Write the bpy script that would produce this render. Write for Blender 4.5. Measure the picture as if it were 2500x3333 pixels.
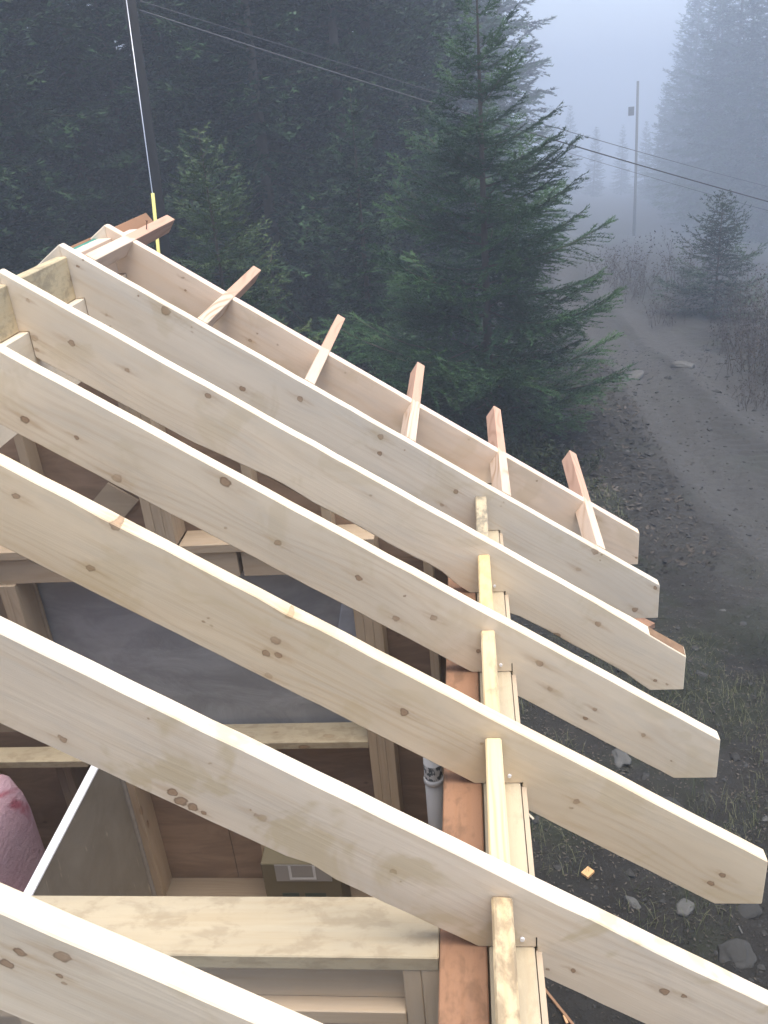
import bpy, bmesh, math, random
import numpy as np
from mathutils import Vector, Matrix

for o in list(bpy.data.objects):
    bpy.data.objects.remove(o, do_unlink=True)
SC = bpy.context.scene
COL = SC.collection
R = math.radians

# ------------------------------------------------------------------ camera
FPX, YAW, PITCH, ROLL = 2888.513, -0.11593, 0.45120, -0.09159
CAMPOS = Vector((-0.07485, -2.86144, 1.34021))
fwd = Vector((math.sin(YAW) * math.cos(PITCH), math.cos(YAW) * math.cos(PITCH), -math.sin(PITCH)))
rt0 = Vector((math.cos(YAW), -math.sin(YAW), 0))
up0 = rt0.cross(fwd)
rt = math.cos(ROLL) * rt0 + math.sin(ROLL) * up0
up = -math.sin(ROLL) * rt0 + math.cos(ROLL) * up0
cd = bpy.data.cameras.new('camera')
cam = bpy.data.objects.new('camera', cd)
COL.objects.link(cam)
M3 = Matrix((rt, up, -fwd)).transposed()
cam.matrix_world = Matrix.Translation(CAMPOS) @ M3.to_4x4()
cd.sensor_fit = 'VERTICAL'
cd.sensor_height = 36.0
cd.lens = FPX / 3333.0 * 36.0
cd.clip_start = 0.05
cd.clip_end = 2000
SC.camera = cam


def pix(px, py):
    """direction of a pixel of the 1659x2212 view, forward component 1"""
    k = 2500 / 1659.0
    return fwd + rt * ((px * k - 1250) / FPX) - up * ((py * k - 1666.5) / FPX)


def at_dist(px, py, dist):
    d = pix(px, py)
    return CAMPOS + d * (dist / math.hypot(d.x, d.y))


# ------------------------------------------------------------------ light
W = bpy.data.worlds.new('World')
SC.world = W
W.use_nodes = True
wn = W.node_tree.nodes
wl = W.node_tree.links
wn.clear()
sky = wn.new('ShaderNodeTexSky')
sky.sky_type = 'NISHITA'
sky.sun_disc = False
SUN_EL, SUN_AZ = 80.0, 125.0      # azimuth clockwise from +Y
sky.sun_elevation = R(SUN_EL)
sky.sun_rotation = R(SUN_AZ)
sky.air_density = 1.0
sky.dust_density = 3.0
sky.ozone_density = 1.0
hs = wn.new('ShaderNodeHueSaturation')
hs.inputs['Saturation'].default_value = 0.9
bg = wn.new('ShaderNodeBackground')
bg.inputs['Strength'].default_value = 0.10
wo = wn.new('ShaderNodeOutputWorld')
wl.new(sky.outputs[0], hs.inputs['Color'])
wl.new(hs.outputs[0], bg.inputs['Color'])
wl.new(bg.outputs[0], wo.inputs['Surface'])
sd = bpy.data.lights.new('sun', 'SUN')
sd.energy = 1.4
sd.angle = R(40)
sd.color = (1.0, 0.95, 0.88)
sun = bpy.data.objects.new('sun', sd)
COL.objects.link(sun)
az, el = R(SUN_AZ), R(SUN_EL)
sdir = Vector((math.sin(az) * math.cos(el), math.cos(az) * math.cos(el), math.sin(el)))
sun.rotation_euler = sdir.to_track_quat('Z', 'Y').to_euler()
sun.location = (0, 0, 60)

SC.view_settings.view_transform = 'Standard'
SC.view_settings.look = 'None'
SC.view_settings.gamma = 1
SC.view_settings.exposure = 1.8
SC.view_settings.use_curve_mapping = False
SC.cycles.max_bounces = 8
SC.cycles.diffuse_bounces = 4
SC.cycles.volume_bounces = 3
SC.cycles.transparent_max_bounces = 8
SC.cycles.caustics_reflective = False
SC.cycles.caustics_refractive = False
SC.cycles.use_denoising = True
SC.cycles.use_adaptive_sampling = True
SC.cycles.adaptive_threshold = 0.02

FOG_DENSITY = 0.0082

# ------------------------------------------------------------------ helpers
rng = np.random.default_rng(7)
random.seed(7)


def link(name, mesh, mats, parent=None):
    o = bpy.data.objects.new(name, mesh)
    COL.objects.link(o)
    for m in (mats if isinstance(mats, (list, tuple)) else [mats]):
        if m is not None and m.name not in [x.name for x in mesh.materials if x]:
            mesh.materials.append(m)
    if parent is not None:
        o.parent = parent
        o.location = -Vector(parent.location)
    return o


def thing(name, label, cat, loc=(0, 0, 0), group=None):
    o = bpy.data.objects.new(name, None)
    o.empty_display_size = 0.2
    COL.objects.link(o)
    o.location = loc
    o['label'] = label
    o['category'] = cat
    if group:
        o['group'] = group
    return o


def tag(o, label=None, cat=None, group=None, kind=None):
    for k, v in (('label', label), ('category', cat), ('group', group), ('kind', kind)):
        if v:
            o[k] = v
    return o


def mesh_np(name, V, F, smooth=False):
    """V (n,3), F list of (m,k) arrays"""
    me = bpy.data.meshes.new(name)
    V = np.ascontiguousarray(V, dtype=np.float32)
    me.vertices.add(len(V))
    me.vertices.foreach_set('co', V.ravel())
    if not isinstance(F, list):
        F = [F]
    F = [np.asarray(f, dtype=np.int32) for f in F if len(f)]
    idx = np.concatenate([f.ravel() for f in F])
    tot = np.concatenate([np.full(len(f), f.shape[1], np.int32) for f in F])
    start = np.concatenate([[0], np.cumsum(tot)[:-1]]).astype(np.int32)
    me.loops.add(len(idx))
    me.loops.foreach_set('vertex_index', idx)
    me.polygons.add(len(tot))
    me.polygons.foreach_set('loop_start', start)
    me.polygons.foreach_set('loop_total', tot)
    me.polygons.foreach_set('use_smooth', np.full(len(tot), smooth))
    me.update(calc_edges=True)
    me.validate()
    return me


def set_attr(me, name, typ, arr, dom='POINT'):
    a = me.attributes.new(name, typ, dom)
    arr = np.ascontiguousarray(arr, dtype=np.float32).ravel()
    a.data.foreach_set('vector' if typ == 'FLOAT_VECTOR' else 'value', arr)


def vnoise(x, y, seed=0):
    xi = np.floor(x).astype(np.int64)
    yi = np.floor(y).astype(np.int64)
    xf = x - xi
    yf = y - yi
    xf = xf * xf * (3 - 2 * xf)
    yf = yf * yf * (3 - 2 * yf)

    def hsh(a, b):
        n = (a * 374761393 + b * 668265263 + seed * 1442695041) & 0xFFFFFFFF
        n = ((n ^ (n >> 13)) * 1274126177) & 0xFFFFFFFF
        return ((n ^ (n >> 16)) & 0xFFFF) / 65535.0
    a, b, c, d = hsh(xi, yi), hsh(xi + 1, yi), hsh(xi, yi + 1), hsh(xi + 1, yi + 1)
    return (a * (1 - xf) + b * xf) * (1 - yf) + (c * (1 - xf) + d * xf) * yf


def fbm(x, y, oct=4, seed=0):
    t = 0
    a = 0.5
    for i in range(oct):
        t = t + a * (vnoise(x, y, seed + i) - 0.5)
        x = x * 2.03 + 11.3
        y = y * 2.03 + 5.7
        a *= 0.5
    return t


def sstep(a, b, x):
    t = np.clip((x - a) / (b - a), 0, 1)
    return t * t * (3 - 2 * t)


# ------------------------------------------------------------------ materials
class NT:
    def __init__(self, name):
        self.m = bpy.data.materials.new(name)
        self.m.use_nodes = True
        self.n = self.m.node_tree.nodes
        self.l = self.m.node_tree.links
        self.n.clear()
        self.out = self.n.new('ShaderNodeOutputMaterial')
        self.b = self.n.new('ShaderNodeBsdfPrincipled')
        self.l.new(self.b.outputs[0], self.out.inputs['Surface'])
        self.b.inputs['Roughness'].default_value = 0.75
        self.b.inputs['Specular IOR Level'].default_value = 0.25

    def new(self, t, **kw):
        nd = self.n.new(t)
        for k, v in kw.items():
            setattr(nd, k, v)
        return nd

    def put(self, sock, v):
        if isinstance(v, bpy.types.NodeSocket):
            self.l.new(v, sock)
        else:
            sock.default_value = v

    def math(self, op, a, b=None, c=None, clamp=False):
        nd = self.new('ShaderNodeMath', operation=op, use_clamp=clamp)
        self.put(nd.inputs[0], a)
        if b is not None:
            self.put(nd.inputs[1], b)
        if c is not None:
            self.put(nd.inputs[2], c)
        return nd.outputs[0]

    def vmath(self, op, a, b=None):
        nd = self.new('ShaderNodeVectorMath', operation=op)
        self.put(nd.inputs[0], a)
        if b is not None:
            self.put(nd.inputs[1], b)
        return nd.outputs['Value'] if op in ('LENGTH', 'DISTANCE', 'DOT_PRODUCT') else nd.outputs[0]

    def noise(self, vec, scale, detail=3, rough=0.55, dist=0.0):
        nd = self.new('ShaderNodeTexNoise')
        self.l.new(vec, nd.inputs['Vector'])
        nd.inputs['Scale'].default_value = scale
        nd.inputs['Detail'].default_value = detail
        nd.inputs['Roughness'].default_value = rough
        nd.inputs['Distortion'].default_value = dist
        return nd.outputs['Fac']

    def ramp(self, fac, stops, interp='LINEAR'):
        nd = self.new('ShaderNodeValToRGB')
        self.l.new(fac, nd.inputs['Fac'])
        cr = nd.color_ramp
        cr.interpolation = interp
        while len(cr.elements) < len(stops):
            cr.elements.new(0.5)
        for e, (p, c) in zip(cr.elements, stops):
            e.position = p
            e.color = (c[0], c[1], c[2], 1) if isinstance(c, (tuple, list)) else (c, c, c, 1)
        return nd.outputs['Color']

    def mix(self, fac, a, b, mode='MIX'):
        nd = self.new('ShaderNodeMix', data_type='RGBA', blend_type=mode)
        self.put(nd.inputs['Factor'], fac)
        for s, v in ((nd.inputs[6], a), (nd.inputs[7], b)):
            if isinstance(v, (tuple, list)):
                v = (v[0], v[1], v[2], 1)
            self.put(s, v)
        return nd.outputs[2]

    def maprange(self, v, a, b, c, d, smooth=True):
        nd = self.new('ShaderNodeMapRange', interpolation_type='SMOOTHSTEP' if smooth else 'LINEAR')
        self.l.new(v, nd.inputs['Value'])
        for i, x in enumerate((a, b, c, d)):
            nd.inputs[i + 1].default_value = x
        return nd.outputs[0]

    def bump(self, h, strength, dist=0.01):
        nd = self.new('ShaderNodeBump')
        nd.inputs['Strength'].default_value = strength
        nd.inputs['Distance'].default_value = dist
        self.l.new(h, nd.inputs['Height'])
        self.l.new(nd.outputs[0], self.b.inputs['Normal'])


def wood(name, base, grain=0.18, knots=None, dirt=0.0, dirtcol=(0.10, 0.085, 0.06), stain=0.0, randknots=True,
         rough=0.72, wetfrom=None, wetcol=None, warm=(0.55, 0.38, 0.2)):
    """board material in the board's own frame: attribute bw = (along, across, through)"""
    t = NT(name)
    at = t.new('ShaderNodeAttribute', attribute_name='bw')
    oi = t.new('ShaderNodeObjectInfo')
    P = at.outputs['Vector']
    rv = t.new('ShaderNodeCombineXYZ')
    t.l.new(t.math('MULTIPLY', oi.outputs['Random'], 37.0), rv.inputs[0])
    t.l.new(t.math('MULTIPLY', oi.outputs['Random'], 11.0), rv.inputs[1])
    t.l.new(t.math('MULTIPLY', oi.outputs['Random'], 5.0), rv.inputs[2])
    Q = t.vmath('ADD', P, rv.outputs[0])
    big = t.noise(t.vmath('MULTIPLY', Q, (1.6, 6, 6)), 1.0, 3)
    # growth rings : distorted bands across the board
    warp = t.noise(t.vmath('MULTIPLY', Q, (1.1, 5, 5)), 1.0, 2)
    sep = t.new('ShaderNodeSeparateXYZ')
    t.l.new(Q, sep.inputs[0])
    vv = t.math('ADD', sep.outputs[1], t.math('MULTIPLY', sep.outputs[2], 0.6))
    ph = t.math('ADD', t.math('MULTIPLY', vv, 260.0), t.math('MULTIPLY', warp, 62.0))
    ring = t.math('MULTIPLY_ADD', t.math('SINE', ph), 0.5, 0.5)
    ring = t.math('POWER', ring, 2.5)
    fine = t.noise(t.vmath('MULTIPLY', Q, (9, 300, 300)), 1.0, 2, 0.6)
    patch = t.maprange(t.noise(t.vmath('MULTIPLY', Q, (2.2, 9, 9)), 1.0, 2), 0.42, 0.66, 0, 1)
    b = Vector(base)
    light = tuple(b * 1.09)
    col = t.mix(t.maprange(big, 0.3, 0.7, 0, 1), tuple(b * 0.94), light)
    grey = t.maprange(t.noise(t.vmath('MULTIPLY', Q, (3.1, 12, 12)), 1.0, 4, 0.65, 0.4), 0.45, 0.68, 0, .42)
    col = t.mix(grey, col, (b.x * .84, b.y * .88, b.z * .95))
    streak = t.maprange(t.noise(t.vmath('MULTIPLY', Q, (2.0, 46, 46)), 1.0, 3, 0.6), 0.5, 0.72, 0, .30)
    col = t.mix(streak, col, (b.x * .86, b.y * .76, b.z * .62))
    dk = (b.x * 0.74, b.y * 0.63, b.z * 0.50)
    col = t.mix(t.math('MULTIPLY', t.math('MULTIPLY', ring, patch), grain * 1.3), col, dk)
    col = t.mix(t.math('MULTIPLY', fine, grain * 0.6), col, dk)
    # knots
    wob = t.new('ShaderNodeTexNoise')
    t.l.new(Q, wob.inputs['Vector'])
    wob.inputs['Scale'].default_value = 70
    wob.inputs['Detail'].default_value = 2
    wv = t.vmath('MULTIPLY', t.vmath('SUBTRACT', wob.outputs['Color'], (0.5, 0.5, 0.5)), (0.013, 0.010, 0.0))
    Pk = t.vmath('ADD', P, wv)
    dist = None
    tail = None
    if knots:
        Pk2 = t.vmath('MULTIPLY', Pk, (1, 1, 0))
        for (ku, kv, kr) in knots:
            d0 = t.vmath('SUBTRACT', Pk2, (ku, kv, 0))
            d = t.vmath('LENGTH', t.vmath('MULTIPLY', d0, (1.15 / kr, 1.4 / kr, 0)))
            dist = d if dist is None else t.math('MINIMUM', dist, d)
            if kr > .0055:
                e = t.vmath('LENGTH', t.vmath('MULTIPLY', d0, (.17 / kr, .95 / kr, 0)))
                tail = e if tail is None else t.math('MINIMUM', tail, e)
    elif randknots:
        vo = t.new('ShaderNodeTexVoronoi')
        t.l.new(t.vmath('MULTIPLY', t.vmath('ADD', Q, wv), (4.2, 9.0, 9.0)), vo.inputs['Vector'])
        vo.inputs['Scale'].default_value = 1.0
        vo.inputs['Randomness'].default_value = 1.0
        dist = t.math('MULTIPLY', vo.outputs['Distance'], 8.5)
    if dist is not None:
        if tail is not None:
            tn = t.noise(t.vmath('MULTIPLY', Q, (14, 110, 110)), 1.0, 3, 0.6)
            tm = t.math('MULTIPLY', t.maprange(tail, 0.25, 1.15, 1, 0), t.maprange(tn, 0.35, 0.6, 0.15, 1))
            col = t.mix(t.math('MULTIPLY', tm, 0.42), col, (b.x * 0.62, b.y * 0.48, b.z * 0.34))
        halo = t.ramp(t.math('MULTIPLY', dist, 0.25), [(0.0, 1.0), (0.20, 1.0), (0.30, 0.40), (0.55, 0.10), (1.0, 0.0)])
        kc = t.ramp(t.math('MULTIPLY', dist, 0.5), [(0.0, (0.26, 0.155, 0.085)), (0.26, (0.30, 0.185, 0.105)), (0.38, (0.21, 0.125, 0.07)), (0.46, (0.12, 0.068, 0.038)), (0.52, (0.20, 0.12, 0.07))])
        core = t.maprange(dist, 0.85, 1.12, 1, 0)
        vary = t.maprange(t.noise(t.vmath('MULTIPLY', Q, (9, 14, 14)), 1.0, 1), 0.35, 0.62, 0.22, 0.78)
        col = t.mix(t.math('MULTIPLY', halo, 0.26), col, (b.x * 0.60, b.y * 0.46, b.z * 0.32))
        col = t.mix(t.math('MULTIPLY', core, vary), col, kc)
    if stain > 0:
        st = t.noise(t.vmath('MULTIPLY', Q, (5, 5, 5)), 1.0, 4, 0.6, 0.6)
        st = t.maprange(st, 0.53, 0.62, 0, 1)
        col = t.mix(t.math('MULTIPLY', st, stain), col, (b.x * 0.72, b.y * 0.66, b.z * 0.46))
    if dirt > 0:
        dn = t.noise(t.vmath('MULTIPLY', Q, (14, 26, 26)), 1.0, 5, 0.65, 0.3)
        dm = t.maprange(dn, 0.40 if dirt > .5 else 0.46, 0.58 if dirt > .5 else 0.64, 0, 1)
        col = t.mix(t.math('MULTIPLY', dm, dirt), col, dirtcol)
    if wetfrom is not None:
        sp = t.new('ShaderNodeSeparateXYZ')
        t.l.new(P, sp.inputs[0])
        wnz = t.noise(t.vmath('MULTIPLY', Q, (3, 40, 40)), 1.0, 2)
        e = t.math('ADD', sp.outputs[0], t.math('MULTIPLY', wnz, 0.12))
        col = t.mix(t.maprange(e, wetfrom + 0.05, wetfrom + 0.07, 0, 1), col, wetcol)
        col = t.mix(t.math('MULTIPLY', t.math('MULTIPLY', ring, patch), 0.35), col, (0.22, 0.09, 0.045))
    t.l.new(col, t.b.inputs['Base Color'])
    t.b.inputs['Roughness'].default_value = rough
    t.bump(t.math('ADD', fine, t.math('MULTIPLY', ring, 0.4)), 0.12, 0.002)
    return t.m


def plain(name, col, rough=0.7, var=0.12, scale=8.0, metal=0.0, spec=0.25, bump=0.0):
    t = NT(name)
    tc = t.new('ShaderNodeTexCoord')
    n = t.noise(tc.outputs['Object'], scale, 4, 0.6)
    c = Vector(col)
    t.l.new(t.mix(n, tuple(c * (1 - var)), tuple(c * (1 + var))), t.b.inputs['Base Color'])
    t.b.inputs['Roughness'].default_value = rough
    t.b.inputs['Metallic'].default_value = metal
    t.b.inputs['Specular IOR Level'].default_value = spec
    if bump:
        t.bump(t.noise(tc.outputs['Object'], scale * 4, 4, 0.65), bump, 0.01)
    return t.m


SPRUCE = (0.69, 0.595, 0.46)
MW = {
    'spruce': wood('spruce', SPRUCE, 0.2, stain=0.2),
    'plate_red': wood('reddish_fir', (0.27, 0.15, 0.09), 0.12, dirt=0.45, dirtcol=(0.10, 0.06, 0.036)),
    'plate_pale': wood('pale_plate', (0.44, 0.375, 0.265), 0.1, dirt=0.15),
    'block_grey': wood('weathered_block', (0.46, 0.38, 0.25), 0.25, dirt=0.7, dirtcol=(0.13, 0.115, 0.085)),
    'block_yellow': wood('yellow_block', (0.60, 0.46, 0.235), 0.15, dirt=0.3, dirtcol=(0.25, 0.17, 0.08)),
    'block_mix': wood('streaked_block', (0.60, 0.475, 0.285), 0.5, dirt=0.35, dirtcol=(0.15, 0.12, 0.09)),
    'block_clean': wood('clean_block', (0.66, 0.54, 0.325), 0.6, randknots=False),
    'block_dirty': wood('dirty_block', (0.52, 0.41, 0.25), 0.2, dirt=0.62, dirtcol=(0.15, 0.11, 0.07)),
    'ridge_block': wood('mould_stained_block', (0.50, 0.405, 0.25), 0.2, dirt=0.45, dirtcol=(0.14, 0.12, 0.085)),
    'partition': wood('yellowish_plank', (0.42, 0.355, 0.245), 0.12, dirt=0.35, dirtcol=(0.20, 0.15, 0.095)),
    'lookout': wood('fir_lookout', (0.62, 0.49, 0.38), 0.75, randknots=False, wetfrom=0.40, wetcol=(0.50, 0.31, 0.215)),
    'brown': wood('brown_board', (0.26, 0.145, 0.08), 0.4, randknots=False),
    'pink_edge': wood('pinkish_board', (0.60, 0.46, 0.41), 0.2, randknots=False),
    'dull': wood('dimmed_plate', (0.24, 0.185, 0.13), 0.2),  # stud wood made darker, the dim room light put into its colour
    'stud': wood('stud', (0.46, 0.365, 0.26), 0.2),
}


def ply_mat(name, col, var=0.16):
    t = NT(name)
    tc = t.new('ShaderNodeTexCoord')
    P = tc.outputs['Object']
    n1 = t.noise(t.vmath('MULTIPLY', P, (2.2, 2.2, 9)), 1.0, 4, 0.6, 1.2)
    n2 = t.noise(t.vmath('MULTIPLY', P, (4, 4, 60)), 1.0, 3, 0.6)
    c = Vector(col)
    x = t.mix(t.maprange(n1, .35, .65, 0, 1), tuple(c * (1 - var)), tuple(c * (1 + var)))
    x = t.mix(t.math('MULTIPLY', n2, 0.35), x, tuple(c * 0.62))
    vo = t.new('ShaderNodeTexVoronoi')
    t.l.new(t.vmath('MULTIPLY', P, (3.5, 3.5, 5)), vo.inputs['Vector'])
    vo.inputs['Scale'].default_value = 1
    x = t.mix(t.math('MULTIPLY', t.maprange(vo.outputs['Distance'], 0.05, 0.09, 1, 0), 0.7), x, tuple(c * 0.3))
    t.l.new(x, t.b.inputs['Base Color'])
    return t.m


M_PLYRED = ply_mat('red_plywood', (0.29, 0.205, 0.148))
M_PLYTAN = ply_mat('tan_plywood', (0.46, 0.37, 0.27), 0.06)
M_BARK = plain('waney_bark', (0.20, 0.125, 0.075), 0.9, 0.45, 40)
M_NAIL = plain('galvanised_nail', (0.75, 0.76, 0.8), 0.4, 0.05, metal=0.3)
M_DARK = plain('dark_gap', (0.02, 0.015, 0.01), 0.9)

# ------------------------------------------------------------------ terrain
def ground_base(x, y):
    d = np.maximum(0, y - 8.5)
    drop = .12 * d * sstep(0, 6, d)
    drop = np.minimum(drop, 3.2 + .07 * d)
    k = .12 + .88 * sstep(-6, 1, x)
    return -3.0 - drop * k - .10 * np.maximum(0, x - 5) * sstep(5, 12, y) + 0.10 * np.maximum(0, -x - 9) * sstep(8, 16, y)


TRACKS = [np.array([(5.2, -6), (3.9, 1), (3.3, 3.2), (2.9, 4.8), (2.62, 6.3), (2.5, 7.8), (2.5, 10), (2.6, 13.5), (2.7, 18), (2.8, 22), (3.0, 26), (4.5, 40), (7, 60)]),
          np.array([(6.2, -6), (5.0, 2), (4.3, 5.2), (3.75, 8.0), (3.55, 9.6), (3.65, 13.5), (3.9, 18.4), (4.0, 22), (4.2, 25.5), (5.8, 40), (8.4, 60)])]


def track_dist(x, y):
    best = np.full(np.shape(x), 99.0)
    for T in TRACKS:
        cx = np.interp(y, T[:, 1], T[:, 0])
        best = np.minimum(best, np.abs(x - cx))
    return best


def ground_h(x, y):
    x = np.asarray(x, float)
    y = np.asarray(y, float)
    z = ground_base(x, y)
    td = track_dist(x, y)
    onroad = 1 - sstep(0.25, 0.7, td)
    near = 1 - sstep(20, 40, y)
    rough = fbm(x * 0.7, y * 0.7, 3, 3) * 0.16 + fbm(x * 3.1, y * 3.1, 3, 9) * 0.085
    fine = fbm(x * 11, y * 11, 3, 21) * 0.045
    z = z + (rough * (1 - .6 * onroad) + fine * (1 - .35 * onroad)) * (0.4 + .6 * near)
    z = z - 0.05 * np.exp(-(td / 0.2) ** 2) + .02 * np.exp(-((td - .36) / .12) ** 2)
    # tread marks of a digger across the dirt
    tr = np.sin((y + 0.25 * x) * 34 + 5 * vnoise(x * 3, y * 3, 5)) * .009 * sstep(0.8, 1.3, x) * (1 - onroad) * (1 - sstep(3.2, 4.4, x)) * sstep(1.2, 2.2, y) * (1 - sstep(8, 11, y))
    return z + tr


def gh(x, y):
    return float(ground_h(np.array([x]), np.array([y]))[0])


gx = np.concatenate([-np.geomspace(150, 3, 46), np.arange(-2.9, -0.2, 0.12), np.arange(-0.2, 5.0, 0.032), np.arange(5.0, 9, 0.1), np.geomspace(9.1, 150, 40)])
gy = np.concatenate([np.linspace(-60, -4, 18), np.arange(-3.8, -0.6, 0.1), np.arange(-0.6, 8.0, 0.032), np.arange(8.0, 16, 0.06), np.arange(16, 30, 0.2), np.geomspace(30.3, 230, 50)])
GX, GY = np.meshgrid(gx, gy)
GZ = ground_h(GX, GY)
nx, ny = len(gx), len(gy)
ii = (np.arange(ny - 1)[:, None] * nx + np.arange(nx - 1)[None, :]).ravel()
gme = mesh_np('ground', np.stack([GX.ravel(), GY.ravel(), GZ.ravel()], 1), np.stack([ii, ii + 1, ii + nx + 1, ii + nx], 1), True)
cl = np.interp(GY, TRACKS[0][:, 1], TRACKS[0][:, 0]) - .15
cr_ = np.interp(GY, TRACKS[1][:, 1], TRACKS[1][:, 0]) + .1
od = np.maximum(np.maximum(cl - GX, GX - cr_), 0) + .5 * (vnoise(GX * 1.7, GY * 1.7, 4) - .5) + .25 * (vnoise(GX * 6, GY * 6, 14) - .5)
mid = 1 - .45 * sstep(.25, .5, track_dist(GX, GY))
set_attr(gme, 'road', 'FLOAT', ((1 - sstep(0.05, 1.0, od)) * mid).ravel())
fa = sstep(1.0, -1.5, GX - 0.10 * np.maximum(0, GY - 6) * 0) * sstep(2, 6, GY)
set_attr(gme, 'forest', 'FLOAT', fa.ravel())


def ground_mat():
    t = NT('wet_dirt')
    tc = t.new('ShaderNodeTexCoord')
    P = tc.outputs['Object']
    road = t.new('ShaderNodeAttribute', attribute_name='road').outputs['Fac']
    forest = t.new('ShaderNodeAttribute', attribute_name='forest').outputs['Fac']
    n1 = t.noise(P, 1.1, 5, 0.6)
    n2 = t.noise(P, 14, 5, 0.65)
    n3 = t.noise(P, 70, 3, 0.6)
    c = t.ramp(n1, [(0.3, (0.010, 0.009, 0.007)), (0.5, (0.019, 0.017, 0.014)), (0.7, (0.029, 0.027, 0.023))])
    c = t.mix(t.maprange(n2, .4, .7, 0, .7), c, (0.010, 0.009, 0.007))
    c = t.mix(t.maprange(n3, .55, .75, 0, .35), c, (0.05, 0.047, 0.043))
    moss = t.maprange(t.noise(P, 0.9, 4, 0.6, 0.5), .48, .62, 0, 1)
    c = t.mix(t.math('MULTIPLY', moss, 0.45), c, (0.016, 0.021, 0.008))
    rc = t.ramp(n2, [(0.3, (0.036, 0.034, 0.031)), (0.7, (0.066, 0.063, 0.058))])
    c = t.mix(t.math('MULTIPLY', road, 0.8), c, rc)
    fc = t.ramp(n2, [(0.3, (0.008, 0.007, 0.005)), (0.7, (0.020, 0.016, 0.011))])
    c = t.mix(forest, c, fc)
    t.l.new(c, t.b.inputs['Base Color'])
    t.b.inputs['Roughness'].default_value = 0.85
    t.bump(t.math('ADD', t.noise(P, 30, 5, 0.7), t.math('MULTIPLY', n3, 0.5)), 0.7, 0.02)
    return t.m


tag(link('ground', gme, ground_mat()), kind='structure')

# ------------------------------------------------------------------ boards
S = 0.6889
LN = math.sqrt(1 + S * S)
U_R = Vector((1 / LN, 0, -S / LN))      # down the slope
N_R = Vector((S / LN, 0, 1 / LN))       # out of the roof plane
TH = 0.0383
DEP = 0.1828
XR, XT = -1.3811, 0.5797
ZPL = -0.149


def finish(bm, name, mats, parent, frame, bevel=0.002, angle=25):
    bmesh.ops.recalc_face_normals(bm, faces=bm.faces)
    if bevel:
        es = [e for e in bm.edges if len(e.link_faces) == 2 and e.calc_face_angle(0) > R(angle)]
        bmesh.ops.bevel(bm, geom=es, offset=bevel, segments=1, affect='EDGES', clamp_overlap=True)
    me = bpy.data.meshes.new(name)
    bm.to_mesh(me)
    bm.free()
    O, U, V, Wd = frame
    co = np.empty(len(me.vertices) * 3, np.float32)
    me.vertices.foreach_get('co', co)
    co = co.reshape(-1, 3) - np.array(O, np.float32)
    set_attr(me, 'bw', 'FLOAT_VECTOR', co @ np.array([U, V, Wd], np.float32).T)
    return link(name, me, mats, parent)


def box(name, parent, x, y, z, mat, along=0, bevel=0.002, jit=0.0):
    """axis aligned board, x/y/z ranges"""
    bm = bmesh.new()
    vs = [bm.verts.new((x[i], y[j], z[k])) for i in (0, 1) for j in (0, 1) for k in (0, 1)]
    if jit:
        for v in vs:
            v.co += Vector([random.uniform(-jit, jit) for _ in range(3)])
    for f in ((0, 1, 3, 2), (4, 6, 7, 5), (0, 4, 5, 1), (2, 3, 7, 6), (0, 2, 6, 4), (1, 5, 7, 3)):
        bm.faces.new([vs[i] for i in f])
    ax = [Vector((1, 0, 0)), Vector((0, 1, 0)), Vector((0, 0, 1))]
    oth = [i for i in (0, 1, 2) if i != along]
    return finish(bm, name, mat, parent, (Vector((x[0], y[0], z[0])), ax[along], ax[oth[0]], ax[oth[1]]), bevel)


def obox(name, parent, O, U, V, Wd, lu, lv, lw, mat, bevel=0.002):
    """oriented board from corner O"""
    bm = bmesh.new()
    vs = [bm.verts.new(O + U * (lu * i) + V * (lv * j) + Wd * (lw * k)) for i in (0, 1) for j in (0, 1) for k in (0, 1)]
    for f in ((0, 1, 3, 2), (4, 6, 7, 5), (0, 4, 5, 1), (2, 3, 7, 6), (0, 2, 6, 4), (1, 5, 7, 3)):
        bm.faces.new([vs[i] for i in f])
    return finish(bm, name, mat, parent, (O, U, V, Wd), bevel)


def prism(name, parent, pts, y0, y1, mat, bevel=0.0):
    bm = bmesh.new()
    a = [bm.verts.new((p[0], y0, p[1])) for p in pts]
    b = [bm.verts.new((p[0], y1, p[1])) for p in pts]
    bm.faces.new(a)
    bm.faces.new(b[::-1])
    n = len(pts)
    for i in range(n):
        bm.faces.new((a[i], b[i], b[(i + 1) % n], a[(i + 1) % n]))
    return finish(bm, name, mat, parent, (Vector((0, 0, 0)), Vector((1, 0, 0)), Vector((0, 0, 1)), Vector((0, 1, 0))), bevel)


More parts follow.
